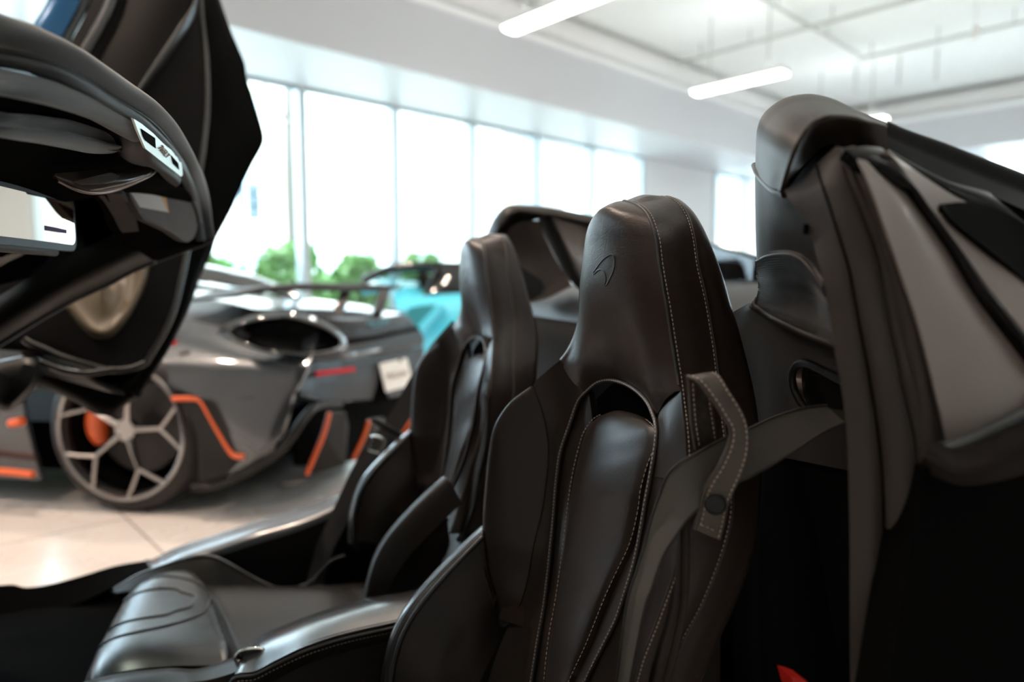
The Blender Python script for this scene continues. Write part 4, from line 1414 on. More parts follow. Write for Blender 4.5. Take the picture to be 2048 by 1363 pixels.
# ------------------------------------------------------------------ passenger's raised door
def far_door():
    D = empty_part('passenger_door', label='far door swung up, dark inner side showing')
    yy = lambda y: 1.985 + (720 - y) / 760 * .32
    def yl(l, o=0):
        return [onY(x, y, yy(y) + o) for x, y in l]
    lf = yl([(235, -120), (175, 20), (120, 120), (40, 250), (-60, 420), (-120, 560), (-60, 680), (60, 706)], .02)
    m1 = yl([(320, -120), (268, 20), (215, 120), (160, 260), (120, 420), (100, 560), (110, 680), (140, 720)], -.01)
    m2 = yl([(385, -120), (352, 20), (318, 120), (280, 260), (250, 420), (225, 560), (205, 690), (210, 737)], -.015)
    rt = yl([(402, -120), (402, 20), (414, 125), (413, 247), (385, 440), (364, 553), (340, 640), (290, 728)], .01)
    dp = loft('door_panel', [lf, m1, m2, rt], 'door_leather', D, n=60, m=30, thick=.03)
    # ridges that catch the light
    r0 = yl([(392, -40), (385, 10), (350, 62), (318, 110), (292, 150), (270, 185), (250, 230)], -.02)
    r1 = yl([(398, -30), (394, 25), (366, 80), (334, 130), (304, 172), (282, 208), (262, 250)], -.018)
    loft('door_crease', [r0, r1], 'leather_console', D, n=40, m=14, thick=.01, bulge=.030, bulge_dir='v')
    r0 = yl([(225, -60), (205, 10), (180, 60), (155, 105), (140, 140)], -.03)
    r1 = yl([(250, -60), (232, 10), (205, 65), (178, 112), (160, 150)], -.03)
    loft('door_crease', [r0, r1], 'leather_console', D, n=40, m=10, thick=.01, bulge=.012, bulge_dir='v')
    tube('panel_edge', rt, .009, 'leather_console', D, n=10, res=60)
    # black outer flange
    ou = yl([(405, -120), (441, 0), (462, 62), (475, 92), (490, 129), (493, 154), (505, 191), (518, 234), (525, 258), (528, 279), (524, 293), (505, 327), (487, 364), (475, 391), (462, 420),
             (444, 454), (431, 479), (422, 509), (401, 553), (382, 608), (364, 648), (339, 697), (308, 744), (284, 781), (268, 792)], .06)
    inn = yl([(398, -120), (400, 6), (403, 60), (413, 125), (418, 160), (416, 200), (413, 247), (407, 293), (401, 342), (390, 400), (378, 470), (364, 553), (348, 614), (325, 670), (300, 715), (285, 740), (262, 785)], .012)
    loft('door_flange', [inn, ou], 'satin_black', D, n=90, m=12, thick=.04, bulge=.012, bulge_dir='v', label='black edge of the raised door')
    # concave pocket
    rim = [(118, 560), (125, 590), (132, 608), (154, 639), (180, 666), (198, 674), (220, 670), (238, 655), (260, 626), (279, 589), (290, 560), (296, 530)]
    c = (205, 560)
    rings = []
    for f, o in ((1.04, -.018), (.97, -.045), (.88, -.048), (.78, -.034), (.62, -.024), (.35, -.020), (.05, -.019)):
        rings.append([onY(c[0] + (x - c[0]) * f, c[1] + (y - c[1]) * f, yy(y) + o) for x, y in rim])
    loft('door_pocket', rings, 'pocket_lit_leather', D, n=60, m=22, thick=.006, label='hollow grip pocket with golden light in its colour')
    # lower rails
    tube('door_rail', yl([(50, 678), (59, 685), (90, 698), (123, 713), (173, 728), (216, 739), (259, 737), (290, 726)], -.02), .010, 'leather_console', D, n=10, res=50)
    tube('door_rail', yl([(84, 724), (92, 728), (129, 741), (173, 746), (203, 742), (230, 738)], -.04), .009, 'leather_console', D, n=10, res=40)
    u0 = [onY(x, y, 1.99) for x, y in [(60, 742), (88, 749), (165, 769), (220, 784), (278, 795)]]
    u1 = [onY(x, y, 2.02) for x, y in [(55, 764), (70, 771), (106, 784), (154, 806), (187, 826), (224, 829), (264, 800)]]
    loft('door_underside', [u0, u1], 'door_leather', D, n=40, m=10, thick=.04, bulge=.008)
    # dark filler between panel and underside
    b0 = [onY(x, y, 2.03) for x, y in [(40, 680), (90, 715), (170, 740), (230, 742), (290, 730)]]
    b1 = [onY(x, y, 2.03) for x, y in [(50, 745), (90, 752), (165, 772), (220, 787), (275, 795)]]
    loft('door_lower_edge', [b0, b1], 'black_lining', D, n=30, m=8, thick=.05)
    # blue outer skin seen past the edge, with the side glass
    s0 = [onY(x, y, 2.36) for x, y in [(135, -120), (96, 0), (66, 49), (20, 130)]]
    s1 = [onY(x, y, 2.34) for x, y in [(200, -120), (160, 0), (130, 60), (85, 140)]]
    loft('outer_skin', [s0, s1], 'blue_paint', D, n=30, m=10, thick=.02, bulge=.015, bulge_dir='v', label='blue painted outer skin')
    g0 = [onY(x, y, 2.335) for x, y in [(200, -120), (160, 0), (128, 62), (85, 140)]]
    g1 = [onY(x, y, 2.31) for x, y in [(245, -120), (178, 5), (140, 75), (95, 160)]]
    loft('side_window', [g0, g1], 'shade_glass', D, n=24, m=6, thick=.006)
    # exterior mirror
    mb = [(-20, 725), (20, 716), (55, 711), (80, 716), (89, 728), (86, 745), (72, 772), (50, 797), (15, 825), (-20, 810)]
    o = -ray(40, 770) * .05
    Ym = 1.95
    rings = []
    cx_, cy_ = 30, 765
    for f, dd in ((.2, -.02), (.7, -.012), (.95, .008), (1.0, .03), (.9, .06)):
        rings.append([onY(cx_ + (x - cx_) * f, cy_ + (y - cy_) * f, Ym + dd) for x, y in mb + mb[:1]])
    V, Fc = [], []
    R_ = [crv(r, 40) for r in rings]
    for r in R_:
        V += list(r)
    for a in range(len(R_) - 1):
        for i in range(39):
            Fc.append((a * 40 + i, a * 40 + i + 1, (a + 1) * 40 + i + 1, (a + 1) * 40 + i))
    Fc.append(tuple(range(40))); Fc.append(tuple(4 * 40 + i for i in range(39, -1, -1)))
    mk('door_mirror', V, Fc, 'dark_plastic', D)


far_door()


# ------------------------------------------------------------------ tub, sill, console
def tub():
    # sill on the far side: bright top, dark inner wall
    s0 = ys([(-60, 1178, 2.02), (23, 1168, 2.02), (51, 1174, 2.02), (98, 1168, 2.02), (156, 1153, 2.02), (230, 1131, 2.02), (300, 1119, 2.02)])
    s1 = ys([(-60, 1240, 1.94), (23, 1235, 1.94), (60, 1232, 1.94), (110, 1222, 1.94), (170, 1200, 1.94), (240, 1165, 1.94), (305, 1136, 1.93)])
    S = empty_part('door_sill')
    loft('sill_front', [s0, s1], 'black_lining', S, n=40, m=8, thick=.03)
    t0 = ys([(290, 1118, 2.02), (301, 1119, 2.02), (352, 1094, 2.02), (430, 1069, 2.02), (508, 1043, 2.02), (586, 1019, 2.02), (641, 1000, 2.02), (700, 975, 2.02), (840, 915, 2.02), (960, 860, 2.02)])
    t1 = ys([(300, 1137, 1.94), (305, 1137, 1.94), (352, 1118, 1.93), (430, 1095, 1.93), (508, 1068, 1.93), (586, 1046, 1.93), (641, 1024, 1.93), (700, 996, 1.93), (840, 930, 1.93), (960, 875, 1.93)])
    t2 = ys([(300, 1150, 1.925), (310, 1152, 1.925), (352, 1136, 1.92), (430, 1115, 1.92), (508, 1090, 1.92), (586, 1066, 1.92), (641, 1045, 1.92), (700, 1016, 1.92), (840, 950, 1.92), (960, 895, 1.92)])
    loft('sill_top', [t0, t1, t2], 'sill_highlight', S, n=60, m=16, thick=.02, label='pale shining top of the far sill')
    w1 = ys([(300, 1148, 1.925), (310, 1150, 1.925), (352, 1134, 1.92), (430, 1113, 1.92), (508, 1088, 1.92), (586, 1064, 1.92), (641, 1043, 1.92), (700, 1014, 1.92), (840, 948, 1.92), (960, 893, 1.92)])
    w2 = ys([(180, 1330, 1.88), (230, 1310, 1.88), (330, 1290, 1.88), (430, 1270, 1.88), (520, 1262, 1.88), (600, 1250, 1.88), (660, 1235, 1.88), (720, 1220, 1.88), (860, 1180, 1.88), (980, 1150, 1.88)])
    loft('sill_wall', [w1, w2], 'door_leather', S, n=50, m=10, thick=.02)
    o0 = crv(t0, 30)
    o0 = o0 + np.array([0, .0, -.015]); o1 = o0 + np.array([0, .08, -.08]); o2 = o0.copy(); o2[:, 1] = 2.13; o2[:, 2] = .12
    loft('outer_sill', [o0, o1, o2], 'satin_black', S, n=30, m=12, thick=.02, ref=(0, 4, .5))
    # outboard cushion side of the far seat
    c0 = ys([(229, 1178, 1.79), (273, 1152, 1.80), (332, 1129, 1.80), (383, 1114, 1.80), (414, 1111, 1.80), (438, 1117, 1.80), (508, 1156, 1.80), (555, 1177, 1.80), (602, 1190, 1.80), (641, 1194, 1.80), (719, 1186, 1.80), (800, 1165, 1.79)])
    c1 = ys([(228, 1184, 1.765), (262, 1182, 1.74), (297, 1184, 1.72), (352, 1211, 1.70), (395, 1232, 1.70), (430, 1250, 1.70), (470, 1262, 1.70), (531, 1272, 1.70), (590, 1275, 1.70), (640, 1272, 1.70), (720, 1260, 1.70), (800, 1245, 1.69)])
    cm = crv(c0, 13) * .55 + crv(c1, 13) * .45 + np.array([0, -.012, .0])
    cb = crv(c0, 13) + np.array([0, .03, -.03])
    loft('cushion_side', [cb, c0, cm, c1], 'leather', SEAT2, n=60, m=18, thick=.012)
    tube('cushion_side_rim', crv(c0, 80) + np.array([0, -.002, .001]), .0042, 'armrest_leather', SEAT2, n=8)
    tube('cushion_side_welt', ys([(600, 1172, 1.84), (620, 1165, 1.845), (645, 1140, 1.85), (662, 1122, 1.85), (690, 1110, 1.85)]), .006, 'leather_console', SEAT2, n=8, res=20)
    # floor of the tub and footwell
    T = empty_part('cabin_tub')
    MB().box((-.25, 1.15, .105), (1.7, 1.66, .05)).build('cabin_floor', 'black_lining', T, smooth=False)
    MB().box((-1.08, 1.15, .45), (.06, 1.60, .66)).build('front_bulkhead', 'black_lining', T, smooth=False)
    # dashboard, left of the view
    pr = [(-1.02, .84), (-.80, .86), (-.70, .80), (-.69, .66), (-.80, .58), (-1.0, .55)]
    G = np.array([[(x, y, z) for x, z in pr + pr[:1]] for y in np.linspace(.50, 1.84, 10)])
    V, Fc = grid_mesh(G, 0)
    n_, m_ = 10, len(pr) + 1
    Fc.append(tuple(j for j in range(m_ - 1))); Fc.append(tuple((n_ - 1) * m_ + j for j in range(m_ - 2, -1, -1)))
    mk('dashboard', V, Fc, 'dark_plastic', T)
    # centre console with armrest
    K = empty_part('centre_console', label='centre console with padded armrest')
    f = ys([(470, 1318, 1.265), (484, 1297, 1.265), (496, 1285, 1.265), (516, 1270, 1.265), (566, 1250, 1.265), (625, 1227, 1.265), (703, 1203, 1.265), (761, 1191, 1.26), (820, 1181, 1.255), (860, 1172, 1.25), (960, 1150, 1.25)])
    c_ = ys([(478, 1340, 1.18), (490, 1318, 1.18), (505, 1303, 1.18), (540, 1285, 1.18), (590, 1262, 1.18), (650, 1242, 1.18), (715, 1223, 1.18), (775, 1211, 1.18), (840, 1200, 1.18), (890, 1190, 1.18), (990, 1165, 1.18)])
    e_ = ys([(455, 1375, 1.095), (470, 1352, 1.095), (508, 1347, 1.095), (547, 1328, 1.095), (605, 1301, 1.095), (664, 1281, 1.095), (723, 1266, 1.095), (797, 1250, 1.095), (860, 1232, 1.095), (920, 1220, 1.095), (1010, 1195, 1.10)])
    cen = crv(c_, 40); cen[:, 2] = (crv(f, 40)[:, 2] + crv(e_, 40)[:, 2]) / 2 + .014
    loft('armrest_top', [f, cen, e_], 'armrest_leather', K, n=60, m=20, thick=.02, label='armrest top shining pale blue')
    e2 = crv(e_, 40) + np.array([0, -.004, -.012])
    e3 = crv(e_, 40); e3[:, 1] = 1.075; e3[:, 2] = .14
    loft('console_side', [crv(e_, 40) + np.array([0, .002, -.004]), e2, e3], 'leather', K, n=50, m=14, thick=.02)
    f3 = crv(f, 40); f3[:, 1] = 1.285; f3[:, 2] = .14
    loft('console_side', [crv(f, 40) + np.array([0, -.002, -.004]), f3], 'leather', K, n=40, m=10, thick=.02, ref=(0, 3, .5))
    tube('armrest_welt', crv(e_, 60) + np.array([0, -.004, .0]), .003, 'piping', K, n=8)
    mb = MB(); stitch_geo(mb, crv(e_, 200) + np.array([0, -.006, -.006]), .006, .0007); mb.build('armrest_stitching', 'thread', K)
    # polished latch recess at the front of the armrest
    lp = [(470, 1316), (480, 1302), (500, 1297), (522, 1297), (529, 1302), (520, 1315), (507, 1325), (495, 1320), (478, 1322)]
    o = -ray(500, 1310) * .012
    P = [onY(x, y, 1.17) + o for x, y in lp]
    plate('latch_recess', P, .006, 'gloss_black', K)
    tube('latch_rim', P, .0030, 'chrome', K, n=8, closed=True, res=50)
    # front lower tray
    q0 = ys([(60, 1400, 1.24), (175, 1361, 1.24), (250, 1344, 1.24), (330, 1337, 1.24), (390, 1342, 1.24), (430, 1330, 1.24), (478, 1312, 1.24)])
    q1 = ys([(100, 1450, 1.12), (215, 1400, 1.12), (300, 1378, 1.12), (365, 1365, 1.12), (410, 1360, 1.12), (450, 1350, 1.12), (490, 1335, 1.12)])
    loft('console_tray', [q0, crv(q0, 20) * .5 + crv(q1, 20) * .5 + np.array([0, 0, .012]), q1], 'leather_smooth', K, n=40, m=12, thick=.05)


tub()


# ------------------------------------------------------------------ rear bulkhead, humps, near-side trim
def rear():
    R_ = empty_part('rear_bulkhead')
    # leather bulkhead behind the seats: a profile swept across the car
    pr = [(1.10, .965), (.92, .958), (.80, .948), (.71, .930), (.655, .905), (.632, .880), (.635, .855), (.67, .80), (.69, .70), (.68, .45), (.66, .15)]
    P = crv(np.array([(a, 0, b) for a, b in pr]), 40)
    G = []
    for y in np.linspace(.44, 2.06, 50):
        k = min(1, max(0, (.83 - y) / .14))
        k = k * k * (3 - 2 * k)
        row = []
        for p in P:
            low = np.clip((.93 - p[2]) / .15, 0, 1)
            row.append((p[0] - .085 * k * low, y, p[2]))
        G.append(row)
    V, Fc = grid_mesh(np.array(G), .02, ref=(0, 1.2, 1.5))
    mk('bulkhead_panel', V, Fc, 'leather', R_)
    tube('deck_seam', [onX(x, y, .80) for x, y in [(1430, 598), (1461, 592), (1487, 586), (1530, 580)]], .0022, 'piping', R_, n=6, res=20)
    # rear pane between the humps
    X = .98
    q = [onX(x, y, X) for x, y in [(1395, 478), (1420, 488), (1513, 515), (1560, 528), (1560, 578), (1395, 574)]]
    pane = plate('rear_pane', q, .005, 'car_glass', R_)
    tube('pane_edge', [onX(x, y, X) for x, y in [(1395, 479), (1420, 488), (1513, 515), (1560, 528)]], .005, 'gloss_black', pane, n=8, res=20)

    # near hump -------------------------------------------------------------------
    H_ = empty_part('near_buttress', label='tall near hump behind the driver with leather cap')
    top = ys([(1511, 332, .70), (1512, 300, .70), (1514, 262, .695), (1522, 236, .69), (1535, 219, .68), (1554, 204, .67), (1575, 194, .655), (1602, 188.5, .645), (1631, 188.5, .64), (1668, 198, .63), (1705, 216, .62), (1741, 231, .61), (1776, 247, .60)])
    hid = ys([(1530, 335, .80), (1530, 300, .80), (1534, 270, .80), (1542, 246, .79), (1554, 229, .78), (1572, 215, .77), (1590, 205, .755), (1612, 200, .745), (1640, 200, .74), (1675, 208, .73), (1710, 224, .72), (1745, 240, .71), (1780, 256, .70)])
    m1 = ys([(1519, 352, .65), (1520, 318, .64), (1522, 282, .63), (1531, 254, .62), (1545, 236, .615), (1563, 219, .61), (1585, 208, .60), (1612, 203, .59), (1640, 203, .585), (1674, 211, .58), (1708, 225, .575), (1742, 238, .57), (1776, 250, .57)])
    m2 = ys([(1538, 372, .59), (1540, 338, .575), (1545, 300, .56), (1553, 276, .555), (1566, 256, .55), (1582, 238, .55), (1600, 226, .545), (1625, 220, .54), (1648, 219, .535), (1678, 224, .53), (1710, 232, .53), (1743, 241, .53), (1776, 252, .54)])
    ridge = ys([(1564, 381, .535), (1572, 352, .52), (1582, 322, .51), (1592, 297, .505), (1603, 276, .505), (1616, 258, .505), (1630, 245, .505), (1653, 235, .50), (1676, 233, .50), (1702, 235, .50), (1727, 240, .50), (1750, 245, .505), (1774, 252, .51)])
    und = ys([(1570, 384, .56), (1588, 362, .565), (1600, 345, .57), (1612, 330, .575), (1624, 318, .575), (1636, 308, .575), (1650, 300, .57), (1668, 293, .56), (1686, 296, .55), (1706, 303, .54), (1728, 306, .53), (1748, 306, .52), (1768, 304, .515)])
    loft('hump_cap', [hid, top, m1, m2, ridge], 'leather_cap', H_, n=70, m=40, thick=.002, byidx=True, label='rounded leather cap')
    deep = crv(und, 13) + np.array([.085, .098, -.01])
    loft('cap_inner', [und, deep], 'black_lining', H_, n=40, m=6, thick=.006)
    low = np.array(ys([(1568, 387, .545), (1580, 368, .555), (1592, 352, .56), (1606, 336, .56), (1620, 322, .555), (1636, 306, .545), (1650, 294, .54), (1668, 288, .535), (1690, 297, .53), (1712, 304, .53), (1735, 310, .525), (1755, 313, .52), (1776, 316, .52)]))
    rd = np.array(ridge)
    hol = np.array([.6, 1, 1, 1, .9, .8, .6, .4, .3, .2, .1, .05, 0])[:, None] * np.array([.012, .020, .004])
    loft('cap_cheek', [rd, rd * .65 + low * .35 + hol, low + hol * .5], 'leather_cap', H_, n=60, m=16, thick=.002, byidx=True)
    # pillar below the cap
    p0 = ys([(1530, 325, .78), (1530, 400, .78), (1530, 460, .78), (1532, 525, .78)])
    p1 = ys([(1510, 334, .70), (1510, 400, .70), (1511, 460, .70), (1513, 522, .70)])
    p2 = ys([(1530, 362, .64), (1532, 410, .635), (1534, 460, .63), (1536, 516, .63)])
    p3 = ys([(1566, 386, .57), (1575, 420, .565), (1582, 465, .56), (1586, 512, .56)])
    p4 = ys([(1625, 420, .51), (1632, 450, .505), (1640, 500, .50), (1655, 580, .495)])
    loft('hump_pillar', [p0, p1, p2, p3, p4], 'leather', H_, n=40, m=30, thick=.01, byidx=True)
    tube('cap_lip', ys([(1509, 331, .70), (1514, 343, .675), (1524, 357, .65), (1538, 371, .615), (1553, 382, .585), (1570, 388, .56)]), .004, 'leather_smooth', H_, n=8, res=40)
    # ribbed mesh panel
    g0 = ys([(1512, 524, .70), (1514, 545, .70), (1518, 567, .70), (1517, 586, .695), (1510, 605, .685), (1508, 608, .68)])
    g1 = ys([(1534, 513, .63), (1538, 545, .635), (1542, 570, .64), (1542, 595, .645), (1538, 615, .645), (1534, 629, .645)])
    g2 = ys([(1575, 510, .565), (1582, 545, .57), (1586, 575, .58), (1586, 605, .585), (1582, 630, .588), (1575, 650, .59)])
    g3 = ys([(1612, 528, .53), (1622, 560, .535), (1630, 590, .54), (1633, 620, .542), (1630, 650, .543), (1622, 671, .545)])
    g4 = ys([(1645, 572, .50), (1655, 595, .50), (1662, 620, .50), (1668, 645, .50), (1672, 668, .50), (1676, 690, .50)])
    Gm = grid([g0, g1, g2, g3, g4], 150, 30, byidx=True)
    N = grid_normals(Gm)
    sg = 1 if np.sum(N * (EYE - Gm)) > 0 else -1
    Gm = Gm + N * sg * (0.0018 * np.sin(np.arange(150) / 150 * 2 * math.pi * 37))[:, None, None]
    V, Fc = grid_mesh(Gm, .006)
    mk('ribbed_mesh_panel', V, Fc, 'mesh_cloth', H_, sharp=3.0, label='black ribbed mesh panel')
    tube('mesh_stitch_line', ys([(1513, 522, .70), (1534, 512, .63), (1575, 509, .565), (1602, 519, .538), (1625, 543, .517), (1646, 574, .499)]), .0016, 'leather_smooth', H_, n=6, res=50)
    rim = ys([(1512, 600, .69), (1508, 608, .68), (1510, 614, .675), (1517, 619, .665), (1534, 631, .645), (1575, 652, .59), (1622, 673, .545), (1680, 694, .50)])
    tube('mesh_rim', rim, .004, 'leather', H_, n=10, res=60)
    # leather apron below the mesh, with the belt port
    q0 = crv(rim, 9)
    q1 = ys([(1490, 610, .78), (1490, 626, .775), (1496, 640, .765), (1508, 652, .75), (1530, 670, .715), (1570, 690, .65), (1620, 706, .59), (1665, 722, .545), (1710, 735, .51)])
    q2 = ys([(1450, 640, .86), (1460, 665, .855), (1470, 690, .845), (1490, 705, .82), (1520, 722, .77), (1565, 742, .69), (1615, 760, .62), (1665, 775, .565), (1715, 790, .52)])
    q3 = ys([(1440, 700, .88), (1450, 725, .875), (1465, 750, .86), (1488, 768, .83), (1520, 785, .78), (1565, 805, .70), (1615, 825, .63), (1665, 845, .575), (1720, 860, .525)])
    q4 = ys([(1440, 860, .88), (1455, 875, .875), (1470, 885, .86), (1495, 895, .83), (1525, 905, .78), (1570, 915, .70), (1620, 925, .63), (1670, 935, .575), (1725, 945, .525)])
    q5 = ys([(1440, 1400, .89), (1455, 1405, .885), (1470, 1410, .87), (1495, 1415, .84), (1525, 1420, .79), (1570, 1425, .71), (1620, 1430, .64), (1670, 1435, .585), (1725, 1440, .535)])
    loft('apron_shade_panel', [crv(q4, 9) + np.array([.004, .004, .03]), q5], 'black_lining', H_, n=30, m=8, thick=.006)  # lower apron, its deep shade put in as a black sheet
    loft('hump_apron', [q0, q1, q2, q3, q4], 'leather', H_, n=50, m=36, thick=.008, byidx=True)
    pz = [(1700, 768, .535), (1681, 759, .55), (1652, 744, .578), (1622, 729, .607), (1605, 726, .625), (1593, 731, .637), (1586, 742, .645), (1584, 757, .65), (1588, 778, .65), (1599, 800, .642), (1611, 816, .635)]
    bz = [onY(*p) - ray(p[0], p[1]) * .01 for p in pz]
    port = tube('belt_port_bezel', bz, .0045, 'dark_plastic', H_, n=10, res=80)
    li = [onY(p[0] + 5, p[1] + 4, p[2]) - ray(p[0], p[1]) * .012 for p in pz[4:]]
    li2 = [onY(p[0] + 28 - 2 * i, p[1] + 10, p[2] - .01) - ray(p[0], p[1]) * .004 for i, p in enumerate(pz[4:])]
    loft('port_lip', [li, li2], 'satin_metal', H_, n=30, m=8, thick=.003, label='brown satin metal lip of the belt port')
    hole = [onY(x, y, Y) - ray(x, y) * .009 for x, y, Y in [(1612, 742, .61), (1640, 745, .59), (1681, 764, .55), (1720, 785, .52), (1720, 830, .52), (1660, 815, .56), (1622, 812, .60), (1612, 780, .62)]]
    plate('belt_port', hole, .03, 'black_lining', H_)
    # rail of the hump running back
    a0 = ys([(1776, 246, .56), (1815, 263, .55), (1888, 288, .535), (1961, 316, .52), (2060, 354, .50), (2200, 410, .475)])
    a1 = ys([(1772, 272, .535), (1815, 292, .525), (1888, 322, .51), (1961, 352, .495), (2060, 392, .475), (2200, 455, .45)])
    a2 = ys([(1768, 304, .515), (1815, 330, .50), (1888, 362, .485), (1955, 380, .475), (2060, 425, .455), (2200, 495, .43)])
    a9 = np.array(a0) + np.array([.085, .09, -.03])
    loft('hump_rail', [a9, a0, a1, a2], 'satin_black', H_, n=60, m=24, thick=.012, byidx=True, label='glossy black rail')
    # lower blade of the rail
    b0 = ys([(1768, 300, .512), (1815, 325, .50), (1888, 358, .485), (1955, 376, .478), (1985, 385, .475), (2010, 402, .47), (2060, 440, .46), (2160, 520, .44)])
    b1 = ys([(1772, 310, .50), (1815, 338, .49), (1888, 384, .475), (1955, 418, .465), (1990, 440, .46), (2020, 462, .455), (2060, 492, .45), (2160, 560, .43)])
    loft('rail_blade', [b0, b1], 'strip_black', H_, n=50, m=12, thick=.02, bulge=.004, bulge_dir='v')
    # painted side panel with a glossy strip through it
    c0 = ys([(1716, 317, .455), (1741, 372, .445), (1771, 455, .435), (1800, 540, .43), (1837, 650, .425), (1868, 770, .42), (1897, 893, .415)])
    c1 = ys([(1735, 330, .46), (1790, 366, .455), (1835, 405, .45), (1890, 480, .445), (1960, 582, .435), (2050, 690, .42), (2085, 812, .405)])
    loft('side_panel', [c0, crv(c0, 20) * .5 + crv(c1, 20) * .5 + np.array([.0, -.004, 0]), c1], 'tan_reflection_paint', H_, n=50, m=24, thick=.002, label='glossy brown-grey panel')
    d0 = ys([(1690, 298, .470), (1712, 316, .460), (1727, 330, .455), (1760, 348, .450), (1800, 370, .447), (1820, 379, .445), (1832, 392, .443), (1853, 425, .44), (1908, 498, .435), (1963, 583, .425), (2050, 692, .41), (2140, 810, .395)])
    d1 = ys([(1766, 296, .470), (1770, 303, .460), (1776, 312, .455), (1786, 324, .450), (1803, 342, .447), (1824, 364, .445), (1842, 387, .443), (1866, 420, .44), (1922, 498, .435), (1978, 580, .425), (2066, 690, .41), (2156, 806, .395)])
    loft('panel_strip', [d0, d1], 'strip_black', H_, n=60, m=10, thick=.010, byidx=True, bulge=.002, bulge_dir='v')
    f0 = ys([(1775, 300, .452), (1800, 330, .450), (1842, 388, .446), (1880, 440, .444), (1935, 515, .438), (1985, 585, .43), (2070, 690, .413), (2150, 800, .40)])
    f1 = ys([(1790, 312, .455), (1850, 354, .452), (1920, 398, .449), (1976, 420, .446), (2030, 455, .442), (2100, 520, .433), (2180, 640, .413), (2260, 780, .39)])
    loft('rear_panel', [f0, f1], 'tan_reflection_paint', H_, n=50, m=18, thick=.01)
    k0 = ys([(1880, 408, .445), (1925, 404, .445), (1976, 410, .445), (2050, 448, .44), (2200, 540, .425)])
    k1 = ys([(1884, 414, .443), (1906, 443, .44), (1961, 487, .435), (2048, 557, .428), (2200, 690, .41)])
    loft('black_reflection_panel', [k0, k1], 'satin_black', H_, n=40, m=14, thick=.012)  # dark reflection in the gloss panel, built as a black sheet before it
    # gasket and ledge under the panel
    tube('panel_gasket', ys([(1880, 897, .412), (1900, 895, .412), (1935, 882, .410), (1985, 858, .405), (2060, 822, .40), (2150, 780, .39)]), .006, 'rubber', H_, n=8, res=40)
    j0 = ys([(1850, 880, .41), (1885, 890, .408), (1920, 896, .405), (1970, 878, .40), (2060, 838, .392), (2160, 800, .38)])
    j1 = ys([(1852, 915, .385), (1890, 930, .38), (1925, 940, .378), (1975, 928, .372), (2060, 890, .365), (2160, 850, .36)])
    j2 = ys([(1865, 950, .40), (1900, 965, .395), (1935, 970, .39), (1985, 965, .385), (2060, 945, .38), (2160, 910, .37)])
    loft('door_catch_ledge', [j0, j1, j2], 'ledge_cloth', H_, n=40, m=16, thick=.01)
    x0 = ys([(1850, 930, .42), (1900, 950, .42), (1960, 960, .42), (2060, 935, .42), (2180, 900, .42)])
    x1 = ys([(1770, 1400, .40), (1850, 1420, .40), (1950, 1420, .40), (2060, 1420, .40), (2200, 1420, .40)])
    loft('door_jamb', [x0, x1], 'black_lining', H_, n=30, m=12, thick=.03, bulge=.006)
    # door seal: four soft ribs --------------------------------------------------
    S = empty_part('door_seal', label='brown cloth-covered door seal of long soft ribs')
    g0 = ys([(1570, 380, .53), (1580, 402, .52), (1600, 427, .51), (1613, 447, .505), (1613, 468, .505), (1624, 478, .50), (1635, 517, .49), (1650, 572, .48), (1661, 650, .475), (1680, 760, .465), (1692, 850, .46), (1698, 1000, .455), (1700, 1150, .45), (1702, 1400, .445)])
    g1 = ys([(1632, 330, .50), (1646, 377, .48), (1656, 405, .475), (1668, 443, .47), (1680, 480, .467), (1697, 535, .462), (1708, 590, .46), (1719, 650, .457), (1740, 760, .452), (1760, 900, .447), (1766, 1000, .443), (1769, 1150, .44), (1772, 1400, .435)])
    g2 = ys([(1672, 292, .49), (1685, 320, .48), (1697, 355, .47), (1712, 392, .462), (1727, 429, .457), (1756, 517, .450), (1768, 590, .447), (1778, 650, .445), (1800, 760, .44), (1825, 870, .435), (1840, 1000, .43), (1844, 1150, .425), (1846, 1400, .42)])
    g3 = ys([(1688, 296, .485), (1697, 310, .48), (1712, 345, .472), (1727, 385, .464), (1745, 430, .458), (1763, 480, .453), (1789, 553, .448), (1811, 650, .443), (1835, 770, .437), (1850, 860, .433), (1856, 1000, .43), (1858, 1150, .427), (1860, 1400, .425)])
    g4 = ys([(1703, 306, .475), (1716, 318, .468), (1741, 372, .455), (1755, 412, .45), (1771, 455, .445), (1800, 540, .438), (1818, 595, .435), (1837, 650, .432), (1868, 770, .427), (1892, 870, .423), (1899, 895, .422)])
    loft('seal_flap', [g0, crv(g0, 30) * .5 + crv(g1, 30) * .5 + np.array([0, -.006, 0]), g1], 'seal_cloth', S, n=80, m=14, thick=.006)
    loft('seal_rib', [g1, g2], 'seal_cloth', S, n=80, m=12, thick=.01, bulge=.010, power=.45)
    loft('seal_rib', [g2, g3], 'seal_cloth', S, n=80, m=8, thick=.008, bulge=.006, power=.45)
    loft('seal_rib', [g3, g4], 'seal_cloth', S, n=80, m=10, thick=.008, bulge=.007, power=.45)
    tube('seal_seam', crv(g1, 60) + np.array([-.0005, -.001, 0]), .0012, 'black_lining', S, n=6)
    c = ys([(1612, 448, .503), (1612, 458, .503), (1611, 468, .503)])
    tube('seal_clip', c, .0022, 'black_lining', S, n=8)

    # far hump --------------------------------------------------------------------
    Fh = empty_part('far_buttress', label='far hump with black leather cap and brown-grey panels')
    def d2(l):
        return [(960 + x / 4.007, 380 + y / 4.007, Y) for x, y, Y in l]
    t0 = ys(d2([(40, 400, 1.78), (65, 350, 1.77), (90, 280, 1.765), (125, 215, 1.76), (150, 180, 1.755), (200, 132, 1.75), (260, 116, 1.745), (400, 121, 1.73), (550, 136, 1.70), (700, 165, 1.66), (920, 212, 1.60), (1150, 275, 1.54)]))
